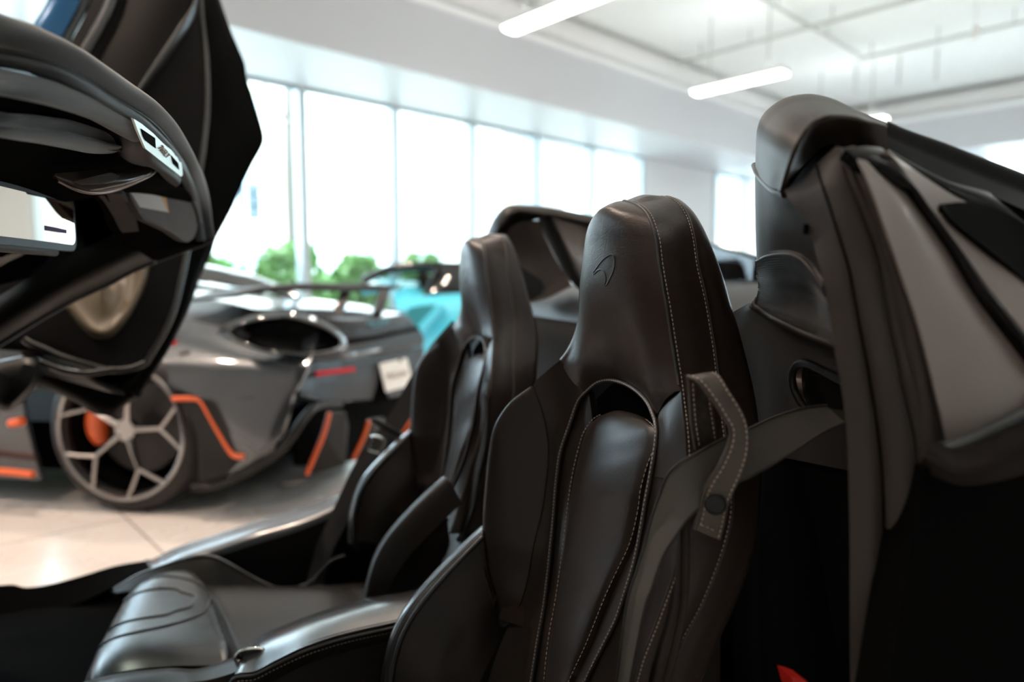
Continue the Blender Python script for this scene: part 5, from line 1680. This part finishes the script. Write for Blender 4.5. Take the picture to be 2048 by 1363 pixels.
    t1 = ys(d2([(120, 420, 1.73), (150, 350, 1.715), (180, 285, 1.705), (215, 235, 1.70), (245, 205, 1.695), (290, 180, 1.69), (340, 172, 1.68), (440, 178, 1.67), (560, 190, 1.65), (700, 215, 1.61), (920, 262, 1.55), (1150, 325, 1.49)]))
    t2 = ys(d2([(185, 385, 1.76), (205, 345, 1.75), (230, 310, 1.74), (262, 285, 1.735), (300, 266, 1.73), (350, 252, 1.725), (400, 246, 1.715), (480, 226, 1.70), (560, 212, 1.67), (700, 255, 1.63), (880, 290, 1.57), (1100, 340, 1.52)]))
    loft('hump_cap', [crv(t0, 60) + np.array([.02, .12, -.02]), crv(t0, 60), crv(t1, 60), crv(t2, 60)], 'leather', Fh, n=60, m=24, thick=.002)
    a = ys(d2([(170, 400, 1.80), (200, 340, 1.79), (250, 290, 1.78), (300, 268, 1.77), (380, 250, 1.755), (470, 252, 1.73)]))
    b = ys(d2([(300, 900, 1.76), (360, 900, 1.76), (440, 890, 1.75), (540, 860, 1.74), (640, 810, 1.72), (740, 765, 1.70)]))
    mid = crv(a, 30) * .5 + crv(b, 30) * .5 + np.array([0, .02, 0])
    loft('hump_side', [a, mid, b], 'tan_reflection_paint', Fh, n=40, m=20, thick=.01)
    a = ys(d2([(470, 205, 1.70), (480, 260, 1.70), (560, 440, 1.69), (640, 600, 1.68), (700, 700, 1.67), (770, 780, 1.66)]))
    b = ys(d2([(550, 205, 1.67), (565, 250, 1.67), (640, 400, 1.66), (740, 600, 1.65), (790, 700, 1.64), (860, 800, 1.63)]))
    loft('hump_bar', [a, b], 'dark_plastic', Fh, n=40, m=8, thick=.02, bulge=.006, bulge_dir='v')
    a = ys(d2([(545, 205, 1.68), (680, 248, 1.64), (860, 300, 1.585), (1100, 380, 1.53)]))
    b = ys(d2([(780, 720, 1.66), (850, 760, 1.62), (960, 800, 1.57), (1150, 840, 1.52)]))
    loft('hump_quarter_panel', [a, b], 'tan_reflection_paint', Fh, n=30, m=14, thick=.01)
    # dark speaker recess on the far hump
    a = ys(d2([(290, 560, 1.72), (330, 610, 1.72), (400, 660, 1.71), (460, 700, 1.705), (500, 740, 1.70), (515, 780, 1.70)]))
    b = ys(d2([(300, 900, 1.72), (340, 895, 1.715), (390, 885, 1.71), (440, 865, 1.705), (490, 830, 1.70), (515, 785, 1.70)]))
    loft('speaker_recess', [a, b], 'mesh_cloth', Fh, n=30, m=10, thick=.006)


rear()


def near_flank():
    # painted tail of our car behind the door opening
    B = empty_part('rear_flank')
    xs = [.80, 1.05, 1.4, 1.75, 2.05, 2.25]
    rows = []
    for zz, yy in ((.96, .50), (.90, .36), (.80, .27), (.62, .23), (.40, .24), (.18, .28)):
        rows.append([np.array([x, yy + .10 * max(0, (x - 1.8) / .45) ** 2, .12 + (zz - .12) * (1 - .10 * max(0, (x - 1.4) / .85))]) for x in xs])
    loft('rear_fender', rows, 'blue_paint', B, n=30, m=24, thick=.02, ref=(1.5, -3, .6))
    MB().tube([(1.52, .30, .34), (1.52, .21, .34)], .34, 40).build('rear_wheel', 'tyre', B)
    MB().tube([(1.52, .22, .34), (1.52, .203, .34)], .26, 32).build('rear_rim', 'alloy', B)


near_flank()
# red buckle release at the foot of the near seat
q = [onY(x, y, .50) for x, y in [(1583, 1352), (1598, 1356), (1614, 1362), (1620, 1385), (1592, 1385)]]
bk_ = plate('belt_buckle', q, .02, 'red_plastic', CAR, label='red belt buckle release')


# ================================================================== GREY CAR
def grey_car():
    Wc = onZ(240, 863, .345)
    rr = np.array([.90, -.436, 0]); rr /= np.linalg.norm(rr)       # towards its tail
    ri = np.array([-rr[1], rr[0], 0])                               # towards its right side (away from us)
    AX = np.array([rr, ri, E3])
    G = empty('grey_sports_car', (Wc[0] + ri[0] * .8 - rr[0] * 1.0, Wc[1] + ri[1] * .8 - rr[1] * 1.0, 0), 'dark grey sports car with orange trim lines and rear wing, beyond our car', 'car')
    L = lambda a, b, z: np.array([Wc[0], Wc[1], 0]) + rr * a + ri * b + E3 * z

    def wheel(a, b, side, caliper=True):
        c = L(a, b, .345)
        out = -ri * side
        t = MB()
        prof = [(.265, -.02), (.298, .0), (.325, -.008), (.343, -.03), (.345, -.10), (.345, -.22), (.340, -.27), (.30, -.29), (.27, -.27)]
        n = 56
        V = []
        for i in range(n):
            an = 2 * math.pi * i / n
            for r, o in prof:
                V.append(c + (rr * math.cos(an) + E3 * math.sin(an)) * r + out * o)
        m = len(prof)
        Fc = [(i * m + j, i * m + (j + 1) % m, ((i + 1) % n) * m + (j + 1) % m, ((i + 1) % n) * m + j) for i in range(n) for j in range(m)]
        w = mk('wheel', V, Fc, 'tyre', G)
        r_ = MB()
        ring = [c + (rr * math.cos(x) + E3 * math.sin(x)) * .283 + out * -.004 for x in np.linspace(0, 2 * math.pi, 64, endpoint=False)]
        r_.tube(ring, .011, 8, True)
        # five split spokes
        for k in range(5):
            a0 = math.radians(5 + 72 * k)
            u = rr * math.cos(a0) + E3 * math.sin(a0)
            v = -rr * math.sin(a0) + E3 * math.cos(a0)
            p0 = c + u * .04 + out * -.035; p1 = c + u * .175 + out * -.016
            r_.tube(crv([p0, (p0 + p1) / 2 + out * .004, p1], 6), [.016, .014, .0125, .0115, .0105, .010], 8)
            for s in (-1, 1):
                a1 = a0 + s * math.radians(19)
                q = c + (rr * math.cos(a1) + E3 * math.sin(a1)) * .279 + out * -.006
                r_.tube([p1 - u * .004, p1 * .5 + q * .5, q], .0095, 8)
        r_.tube([c + out * -.06, c + out * -.026], .045, 20)
        r_.build('rim', 'alloy', w)
        barrel = MB()
        V = []
        for i in range(n):
            an = 2 * math.pi * i / n
            d_ = rr * math.cos(an) + E3 * math.sin(an)
            for r, o in ((.278, -.01), (.262, -.05), (.258, -.26)):
                V.append(c + d_ * r + out * o)
        Fc = [(i * 3 + j, i * 3 + j + 1, ((i + 1) % n) * 3 + j + 1, ((i + 1) % n) * 3 + j) for i in range(n) for j in range(2)]
        barrel.add(V, Fc)
        barrel.tube([c + out * -.24, c + out * -.26], .262, 40)
        barrel.build('rim_barrel', 'grille', w)
        d = MB(); d.tube([c + out * -.12, c + out * -.15], .20, 40); d.build('brake_disc', 'brake_steel', w)
        if caliper:
            P = [c + (rr * math.cos(x) + E3 * math.sin(x)) * .185 + out * -.10 for x in np.linspace(math.radians(138), math.radians(205), 12)]
            k = MB(); k.tube(P, [.025, .036, .042, .045, .046, .047, .047, .046, .044, .04, .034, .024], 10); k.build('brake_caliper', 'orange_paint', w)

    wheel(0, 0, 1)
    wheel(-2.67, .02, 1)
    wheel(0, 1.62, -1, False)
    wheel(-2.67, 1.60, -1, False)
    D = ds
    n = 40
    r0 = D([(-300, 610, 2.9), (0, 600, 3.1), (180, 590, 3.25), (330, 590, 3.25), (430, 600, 3.2), (520, 620, 3.1), (600, 640, 2.98), (640, 655, 2.92)])
    r1 = D([(-300, 680, 2.8), (0, 670, 2.9), (190, 650, 2.95), (320, 640, 2.93), (430, 660, 2.86), (520, 690, 2.78), (590, 712, 2.70), (620, 720, 2.68)])
    r2 = D([(-300, 740, 2.75), (0, 735, 2.85), (190, 715, 2.83), (310, 712, 2.80), (420, 725, 2.74), (520, 732, 2.69), (596, 740, 2.64), (612, 744, 2.64)])
    r3 = D([(-300, 790, 2.72), (0, 790, 2.83), (200, 742, 2.79), (300, 745, 2.77), (350, 775, 2.74), (430, 800, 2.70), (520, 792, 2.66), (588, 786, 2.63)])
    loft('rear_quarter', [r0, r1, r2, r3], 'grey_paint', G, n=60, m=30, thick=.02)
    r4 = D([(352, 790, 2.745), (378, 835, 2.735), (393, 870, 2.735), (397, 930, 2.735), (396, 968, 2.74)])
    r5 = D([(430, 800, 2.70), (455, 850, 2.69), (470, 895, 2.69), (480, 915, 2.70), (455, 950, 2.72)])
    r6 = D([(520, 791, 2.66), (525, 840, 2.655), (525, 880, 2.655), (522, 900, 2.66), (500, 928, 2.69)])
    r7 = D([(592, 738, 2.635), (586, 787, 2.63), (568, 850, 2.63), (553, 882, 2.635), (545, 905, 2.66)])
    loft('bumper_side', [r4, r5], 'carbon', G, n=30, m=10, thick=.02)
    loft('bumper_corner', [r5, r6, r7], 'grey_paint', G, n=30, m=16, thick=.02, bulge=.012)
    # lower lip that curls round the diffuser
    tube('rear_lip', D([(385, 975, 2.745), (430, 972, 2.74), (500, 940, 2.70), (556, 905, 2.66), (585, 870, 2.63), (606, 838, 2.66), (632, 812, 2.75), (680, 806, 2.95)]), .017, 'carbon', G, n=10, res=60)
    for nm, P, r in (('orange_line', [(345, 797, 2.735), (390, 797, 2.73), (402, 802, 2.725), (412, 818, 2.72), (438, 865, 2.71), (462, 905, 2.70), (472, 912, 2.695), (490, 912, 2.69)], .0105),
                     ('orange_fin_edge', [(659, 824, 2.86), (647, 868, 2.85), (613, 949, 2.84)], .010),
                     ('orange_fin_edge', [(738, 841, 3.25), (728, 871, 3.25), (706, 918, 3.25)], .010),
                     ('orange_fin_edge', [(828, 806, 3.75), (822, 837, 3.75), (800, 872, 3.75)], .010),
                     ('orange_sill_line', [(-260, 936, 2.85), (0, 942, 2.83), (66, 948, 2.80)], .014),
                     ('orange_intake_line', [(22, 846, 2.82), (44, 842, 2.80)], .017)):
        tube(nm, D(P), r, 'orange_paint', G, n=8, res=40)
    # diffuser: floor tray, fins, dark boxes
    a = D([(600, 850, 3.0), (640, 815, 3.1), (700, 803, 3.4), (790, 793, 3.9), (850, 783, 4.4)])
    b = D([(596, 932, 3.0), (650, 930, 3.1), (700, 922, 3.4), (790, 900, 3.9), (850, 875, 4.4)])
    loft('diffuser', [a, b], 'grille', G, n=40, m=10, thick=.05)
    for P in ([(659, 824, 2.87), (690, 822, 2.97), (698, 850, 3.0), (690, 930, 2.98), (613, 950, 2.85), (647, 868, 2.86)], [(738, 841, 3.26), (770, 835, 3.4), (772, 890, 3.42), (706, 918, 3.26), (728, 871, 3.26)]):
        plate('diffuser_fin', D(P), .02, 'carbon', G)
    # tail: black oval lamp surround, grille, bars
    ov = [(433, 665, 2.80), (451, 648, 2.80), (485, 635, 2.82), (525, 625, 2.86), (586, 624, 2.92), (637, 637, 3.02), (674, 658, 3.10), (692, 679, 3.14), (694, 694, 3.12), (654, 707, 2.98), (586, 710, 2.80), (519, 700, 2.72), (468, 683, 2.74)]
    iv = [(495, 665, 2.80), (525, 653, 2.83), (566, 649, 2.88), (606, 655, 2.95), (647, 669, 3.03), (668, 684, 3.06), (650, 694, 2.98), (620, 698, 2.90), (586, 699, 2.84), (550, 696, 2.78), (525, 689, 2.76), (505, 678, 2.77), (497, 671, 2.78)]
    ov = [(x, y, d - .15) for x, y, d in ov]
    iv = [(x, y, d - .15) for x, y, d in iv]
    O_ = crv(D(ov), 60, True); I_ = crv(D(iv), 60, True)
    O_ = np.vstack([O_, O_[:1]]); I_ = np.vstack([I_, I_[:1]])
    toE = (EYE - O_.mean(0)); toE /= np.linalg.norm(toE)
    loft('lamp_surround', [O_, O_ * .55 + I_ * .45 + toE * .03, I_ - toE * .03], 'gloss_black', G, n=61, m=14, thick=.01)
    ctr = I_[:-1].mean(0)
    k = MB(); k.add(list(I_[:-1] - toE * .028) + [ctr - toE * .05], [(i, (i + 1) % 60, 60) for i in range(60)]); k.build('lamp_grille', 'grille', G)
    f0 = D([(600, 628, 2.95), (690, 640, 3.2), (760, 634, 3.6), (812, 628, 4.1)])
    f1 = D([(690, 676, 3.12), (735, 672, 3.35), (790, 660, 3.75), (832, 650, 4.15)])
    loft('tail_deck', [f0, f1], 'carbon', G, n=30, m=10, thick=.03, bulge=.015)
    f2 = D([(694, 690, 3.1), (740, 682, 3.35), (800, 668, 3.8), (840, 660, 4.15)])
    f3 = D([(600, 722, 2.68), (690, 716, 3.05), (780, 704, 3.6), (846, 690, 4.2)])
    loft('tail_vent', [D([(694, 678, 3.14), (740, 672, 3.38), (800, 660, 3.82), (836, 652, 4.17)]), f2], 'grille', G, n=30, m=8, thick=.03)
    loft('tail_bar', [f2, f3], 'carbon', G, n=40, m=10, thick=.03, bulge=.014, bulge_dir='v')
    tube('tail_bar_lip', D([(660, 712, 2.95), (710, 707, 3.12), (770, 695, 3.55), (840, 676, 4.16)]), .012, 'gloss_black', G, n=8, res=40)
    f4 = D([(600, 790, 2.65), (640, 800, 2.80), (700, 800, 3.1), (780, 795, 3.6), (850, 775, 4.2)])
    loft('rear_fascia', [D([(600, 722, 2.70), (640, 722, 2.85), (700, 718, 3.1), (780, 706, 3.62), (848, 692, 4.22)]), f4], 'carbon', G, n=40, m=14, thick=.03, bulge=.01)
    plate('tail_reflector', D([(633, 742, 2.76), (709, 733, 3.06), (711, 742, 3.06), (633, 752, 2.76)]), .01, 'red_lens', G)
    plate('red_reflection_patch', D([(335, 686, 2.76), (352, 680, 2.755), (352, 688, 2.755), (336, 692, 2.76)]), .01, 'red_lens', G)  # red reflection on the flank, put in as a coloured patch
    # number plate
    pd = [(759, 727, 3.42), (813.5, 715, 3.62), (827, 769, 3.62), (773, 783, 3.42)]
    P = D(pd)
    off = -ray(790, 750) * .04
    P = [p + off for p in P]
    pl = plate('number_plate', P, .006, 'plate_white', G, label='white number plate with small lettering')
    c = sum(P) / 4 - ray(790, 750) * .004
    text_mesh('plate_lettering', 'McLaren', c, P[1] - P[0], P[0] - P[3], .048, 'plate_text', pl)
    for x, y in ((770, 722), (800, 716)):
        p = at(x, y + 4, 3.5) + off * 1.2
        MB().tube([p, p + ray(x, y) * .01], .010, 10).build('plate_bolt', 'satin_metal', pl)
    plate('plate_recess', D([(735, 728, 3.36), (765, 722, 3.46), (778, 800, 3.46), (748, 806, 3.36)]), .02, 'black_lining', G)
    c = at(757, 645, 3.5) - ray(757, 645) * .03
    text_mesh('tail_lettering', 'McLaren', c, at(780, 640, 3.6) - at(735, 649, 3.4), E3, .060, 'teal_text', G)
    # rear wing on two posts
    w0 = D([(470, 590, 2.95), (502, 577, 3.05), (539, 570, 3.15), (606, 565, 3.35), (687, 566, 3.65), (755, 568, 3.95), (798, 571, 4.15)])
    w1 = D([(480, 594, 2.98), (510, 588, 3.05), (545, 582, 3.12), (610, 578, 3.30), (690, 580, 3.58), (755, 580, 3.88), (800, 577, 4.12)])
    wg = loft('rear_wing', [crv(w0, 40) + np.array([-.2, .12, -.02]), w0, w1], 'carbon', G, n=50, m=14, thick=.012)
    tube('wing_light', D([(676, 574, 3.58), (705, 574, 3.70)]), .008, 'orange_paint', G, n=8)
    for P in ([(682, 580, 3.62), (702, 580, 3.66), (684, 632, 3.42), (660, 634, 3.38)], [(760, 578, 3.92), (780, 580, 3.96), (766, 625, 3.72), (748, 622, 3.66)]):
        plate('wing_post', D(P), .03, 'carbon', G)
    # engine deck, flanks and canopy
    e0 = D([(200, 548, 4.2), (330, 552, 4.1), (440, 566, 4.05), (560, 588, 4.0), (700, 606, 4.1), (815, 622, 4.3)])
    e1 = D([(200, 570, 3.6), (330, 574, 3.6), (440, 585, 3.55), (540, 606, 3.5), (660, 622, 3.5), (790, 630, 3.9)])
    e2 = D([(180, 590, 3.25), (330, 590, 3.25), (430, 600, 3.2), (520, 620, 3.1), (600, 640, 2.98), (700, 645, 3.3)])
    loft('engine_deck', [e0, e1, e2], 'grey_paint', G, n=40, m=18, thick=.02, bulge=.02)
    c0 = D([(150, 500, 3.9), (300, 512, 3.9), (390, 527, 3.9), (440, 536, 3.9), (520, 556, 3.95), (600, 585, 4.0)])
    c1 = D([(150, 560, 3.7), (300, 562, 3.7), (390, 560, 3.7), (440, 565, 3.72), (520, 580, 3.78), (590, 592, 3.9)])
    loft('canopy', [crv(c0, 30) + np.array([0, .5, -.0]), c0, c1], 'gloss_black', G, n=40, m=12, thick=.01)
    c2 = crv(c0, 30) + ri * 1.0; 
    # front body, mostly out of the picture
    s0 = [L(a, .0, z) for a, z in ((-.45, .62), (-1.2, .68), (-2.0, .70), (-2.7, .72), (-3.4, .55))]
    s1 = [L(a, -.02, z) for a, z in ((-.42, .40), (-1.2, .40), (-2.0, .40), (-2.25, .55), (-3.4, .35))]
    s2 = [L(a, .02, z) for a, z in ((-.40, .12), (-1.2, .12), (-2.0, .12), (-2.25, .15), (-3.45, .15))]
    loft('body_flank', [s0, s1, s2], 'grey_paint', G, n=40, m=14, thick=.02)
    b0 = [L(a, .15, z) for a, z in ((.5, .80), (-.5, .86), (-1.3, .80), (-2.2, .80), (-3.4, .55))]
    b1 = [L(a, .8, z) for a, z in ((.5, .80), (-.4, 1.02), (-1.3, 1.12), (-2.2, .85), (-3.5, .52))]
    b2 = [L(a, 1.5, z) for a, z in ((.5, .80), (-.5, .86), (-1.3, .80), (-2.2, .80), (-3.4, .55))]
    b3 = [L(a, 1.65, z) for a, z in ((.5, .15), (-.5, .12), (-1.3, .12), (-2.2, .15), (-3.4, .15))]
    loft('upper_body', [crv(s0, 30) , b0, b1, b2, b3], 'grey_paint', G, n=30, m=24, thick=.02, ref=(0, 0, 4)) if False else None
    MB().box(L(-1.3, .81, .22), (3.4, 1.2, .22), AX).build('floor_pan', 'black_lining', G, smooth=False)


grey_car()


# ================================================================== TURQUOISE CAR
def cyan_car():
    def d(l, D):
        return [at(550 + x / 3.245, 380 + y / 3.245, D + (x - 900) / 3.245 * .0012 * dd) for x, y, dd in l]
    base = at(860, 700, 6.6)
    G = empty('turquoise_sports_car', (base[0], base[1] + .6, 0), 'bright turquoise sports car with black roof, parked by the windows', 'car')
    q = lambda l, D: [at(550 + x / 3.245, 380 + y / 3.245, D) for x, y in l]
    a = q([(780, 712), (880, 692), (1000, 682), (1100, 675), (1210, 668), (1400, 668)], 6.35)
    b = q([(800, 800), (880, 770), (1000, 755), (1100, 745), (1200, 740), (1400, 740)], 6.2)
    c = q([(850, 900), (920, 890), (1000, 880), (1090, 880), (1180, 880), (1400, 880)], 6.15)
    e = q([(900, 1120), (950, 1120), (1000, 1120), (1090, 1120), (1180, 1120), (1400, 1120)], 6.2)
    f = q([(900, 1500), (950, 1500), (1000, 1500), (1090, 1500), (1180, 1500), (1400, 1500)], 6.25)
    loft('body_side', [a, b, c, e, f], 'cyan_paint', G, n=40, m=24, thick=.05)
    p = q([(868, 765), (945, 748), (1050, 738), (1000, 800), (910, 915), (850, 880), (835, 830)], 6.10)
    plate('side_intake', p, .05, 'teal_text', G)
    tube('intake_blade', q([(1085, 745), (1040, 800), (970, 880), (920, 945)], 6.12), .045, 'cyan_paint', G, n=8, res=20)
    a = q([(760, 622), (830, 610), (930, 615), (960, 625)], 6.9)
    b = q([(770, 720), (830, 705), (900, 695), (960, 690)], 6.5)
    loft('front_wing', [a, b], 'cyan_paint', G, n=20, m=8, thick=.05, bulge=.04)
    bn = q([(560, 608), (640, 575), (760, 575), (880, 590), (960, 600)], 7.4)
    bf = q([(560, 650), (640, 640), (760, 640), (880, 650), (960, 660)], 6.9)
    loft('bonnet', [bn, bf], 'cyan_paint', G, n=20, m=8, thick=.05)
    tube('roof_frame', q([(570, 595), (640, 555), (740, 515), (850, 495), (1000, 490), (1080, 492), (1220, 500), (1330, 520)], 6.7), .045, 'gloss_black', G, n=10, res=50)
    rf = q([(700, 528), (800, 500), (900, 492), (1000, 490), (1090, 492), (1220, 500)], 6.7)
    rb = q([(770, 545), (850, 535), (900, 532), (960, 535), (1030, 545), (1060, 545)], 6.75)
    loft('roof_panel', [rf, rb], 'gloss_black', G, n=30, m=8, thick=.03)
    plate('side_glass', q([(630, 585), (740, 545), (870, 535), (1030, 550), (990, 670), (880, 680), (720, 640)], 6.72), .01, 'car_glass', G)
    p0 = q([(1065, 500), (1100, 492), (1150, 492), (1220, 500), (1330, 520)], 6.45)
    p1 = q([(985, 680), (1040, 676), (1100, 672), (1210, 664), (1340, 660)], 6.35)
    loft('rear_buttress', [p0, p1], 'gloss_black', G, n=30, m=12, thick=.04, bulge=.03)
    tube('pillar', q([(1060, 520), (1040, 560), (1005, 640), (985, 690)], 6.40), .035, 'carbon', G, n=8, res=20)
    for x, D in ((840, 6.35), (1330, 6.3)):
        c0 = at(550 + x / 3.245, 562, D); c0[2] = .34
        MB().tube([c0, c0 + np.array([.05, .25, 0])], .34, 36).build('wheel', 'tyre', G)
    tube('interior_seat', q([(930, 560), (960, 570), (985, 620)], 6.95), .07, 'leather', G, n=10, res=10)


cyan_car()
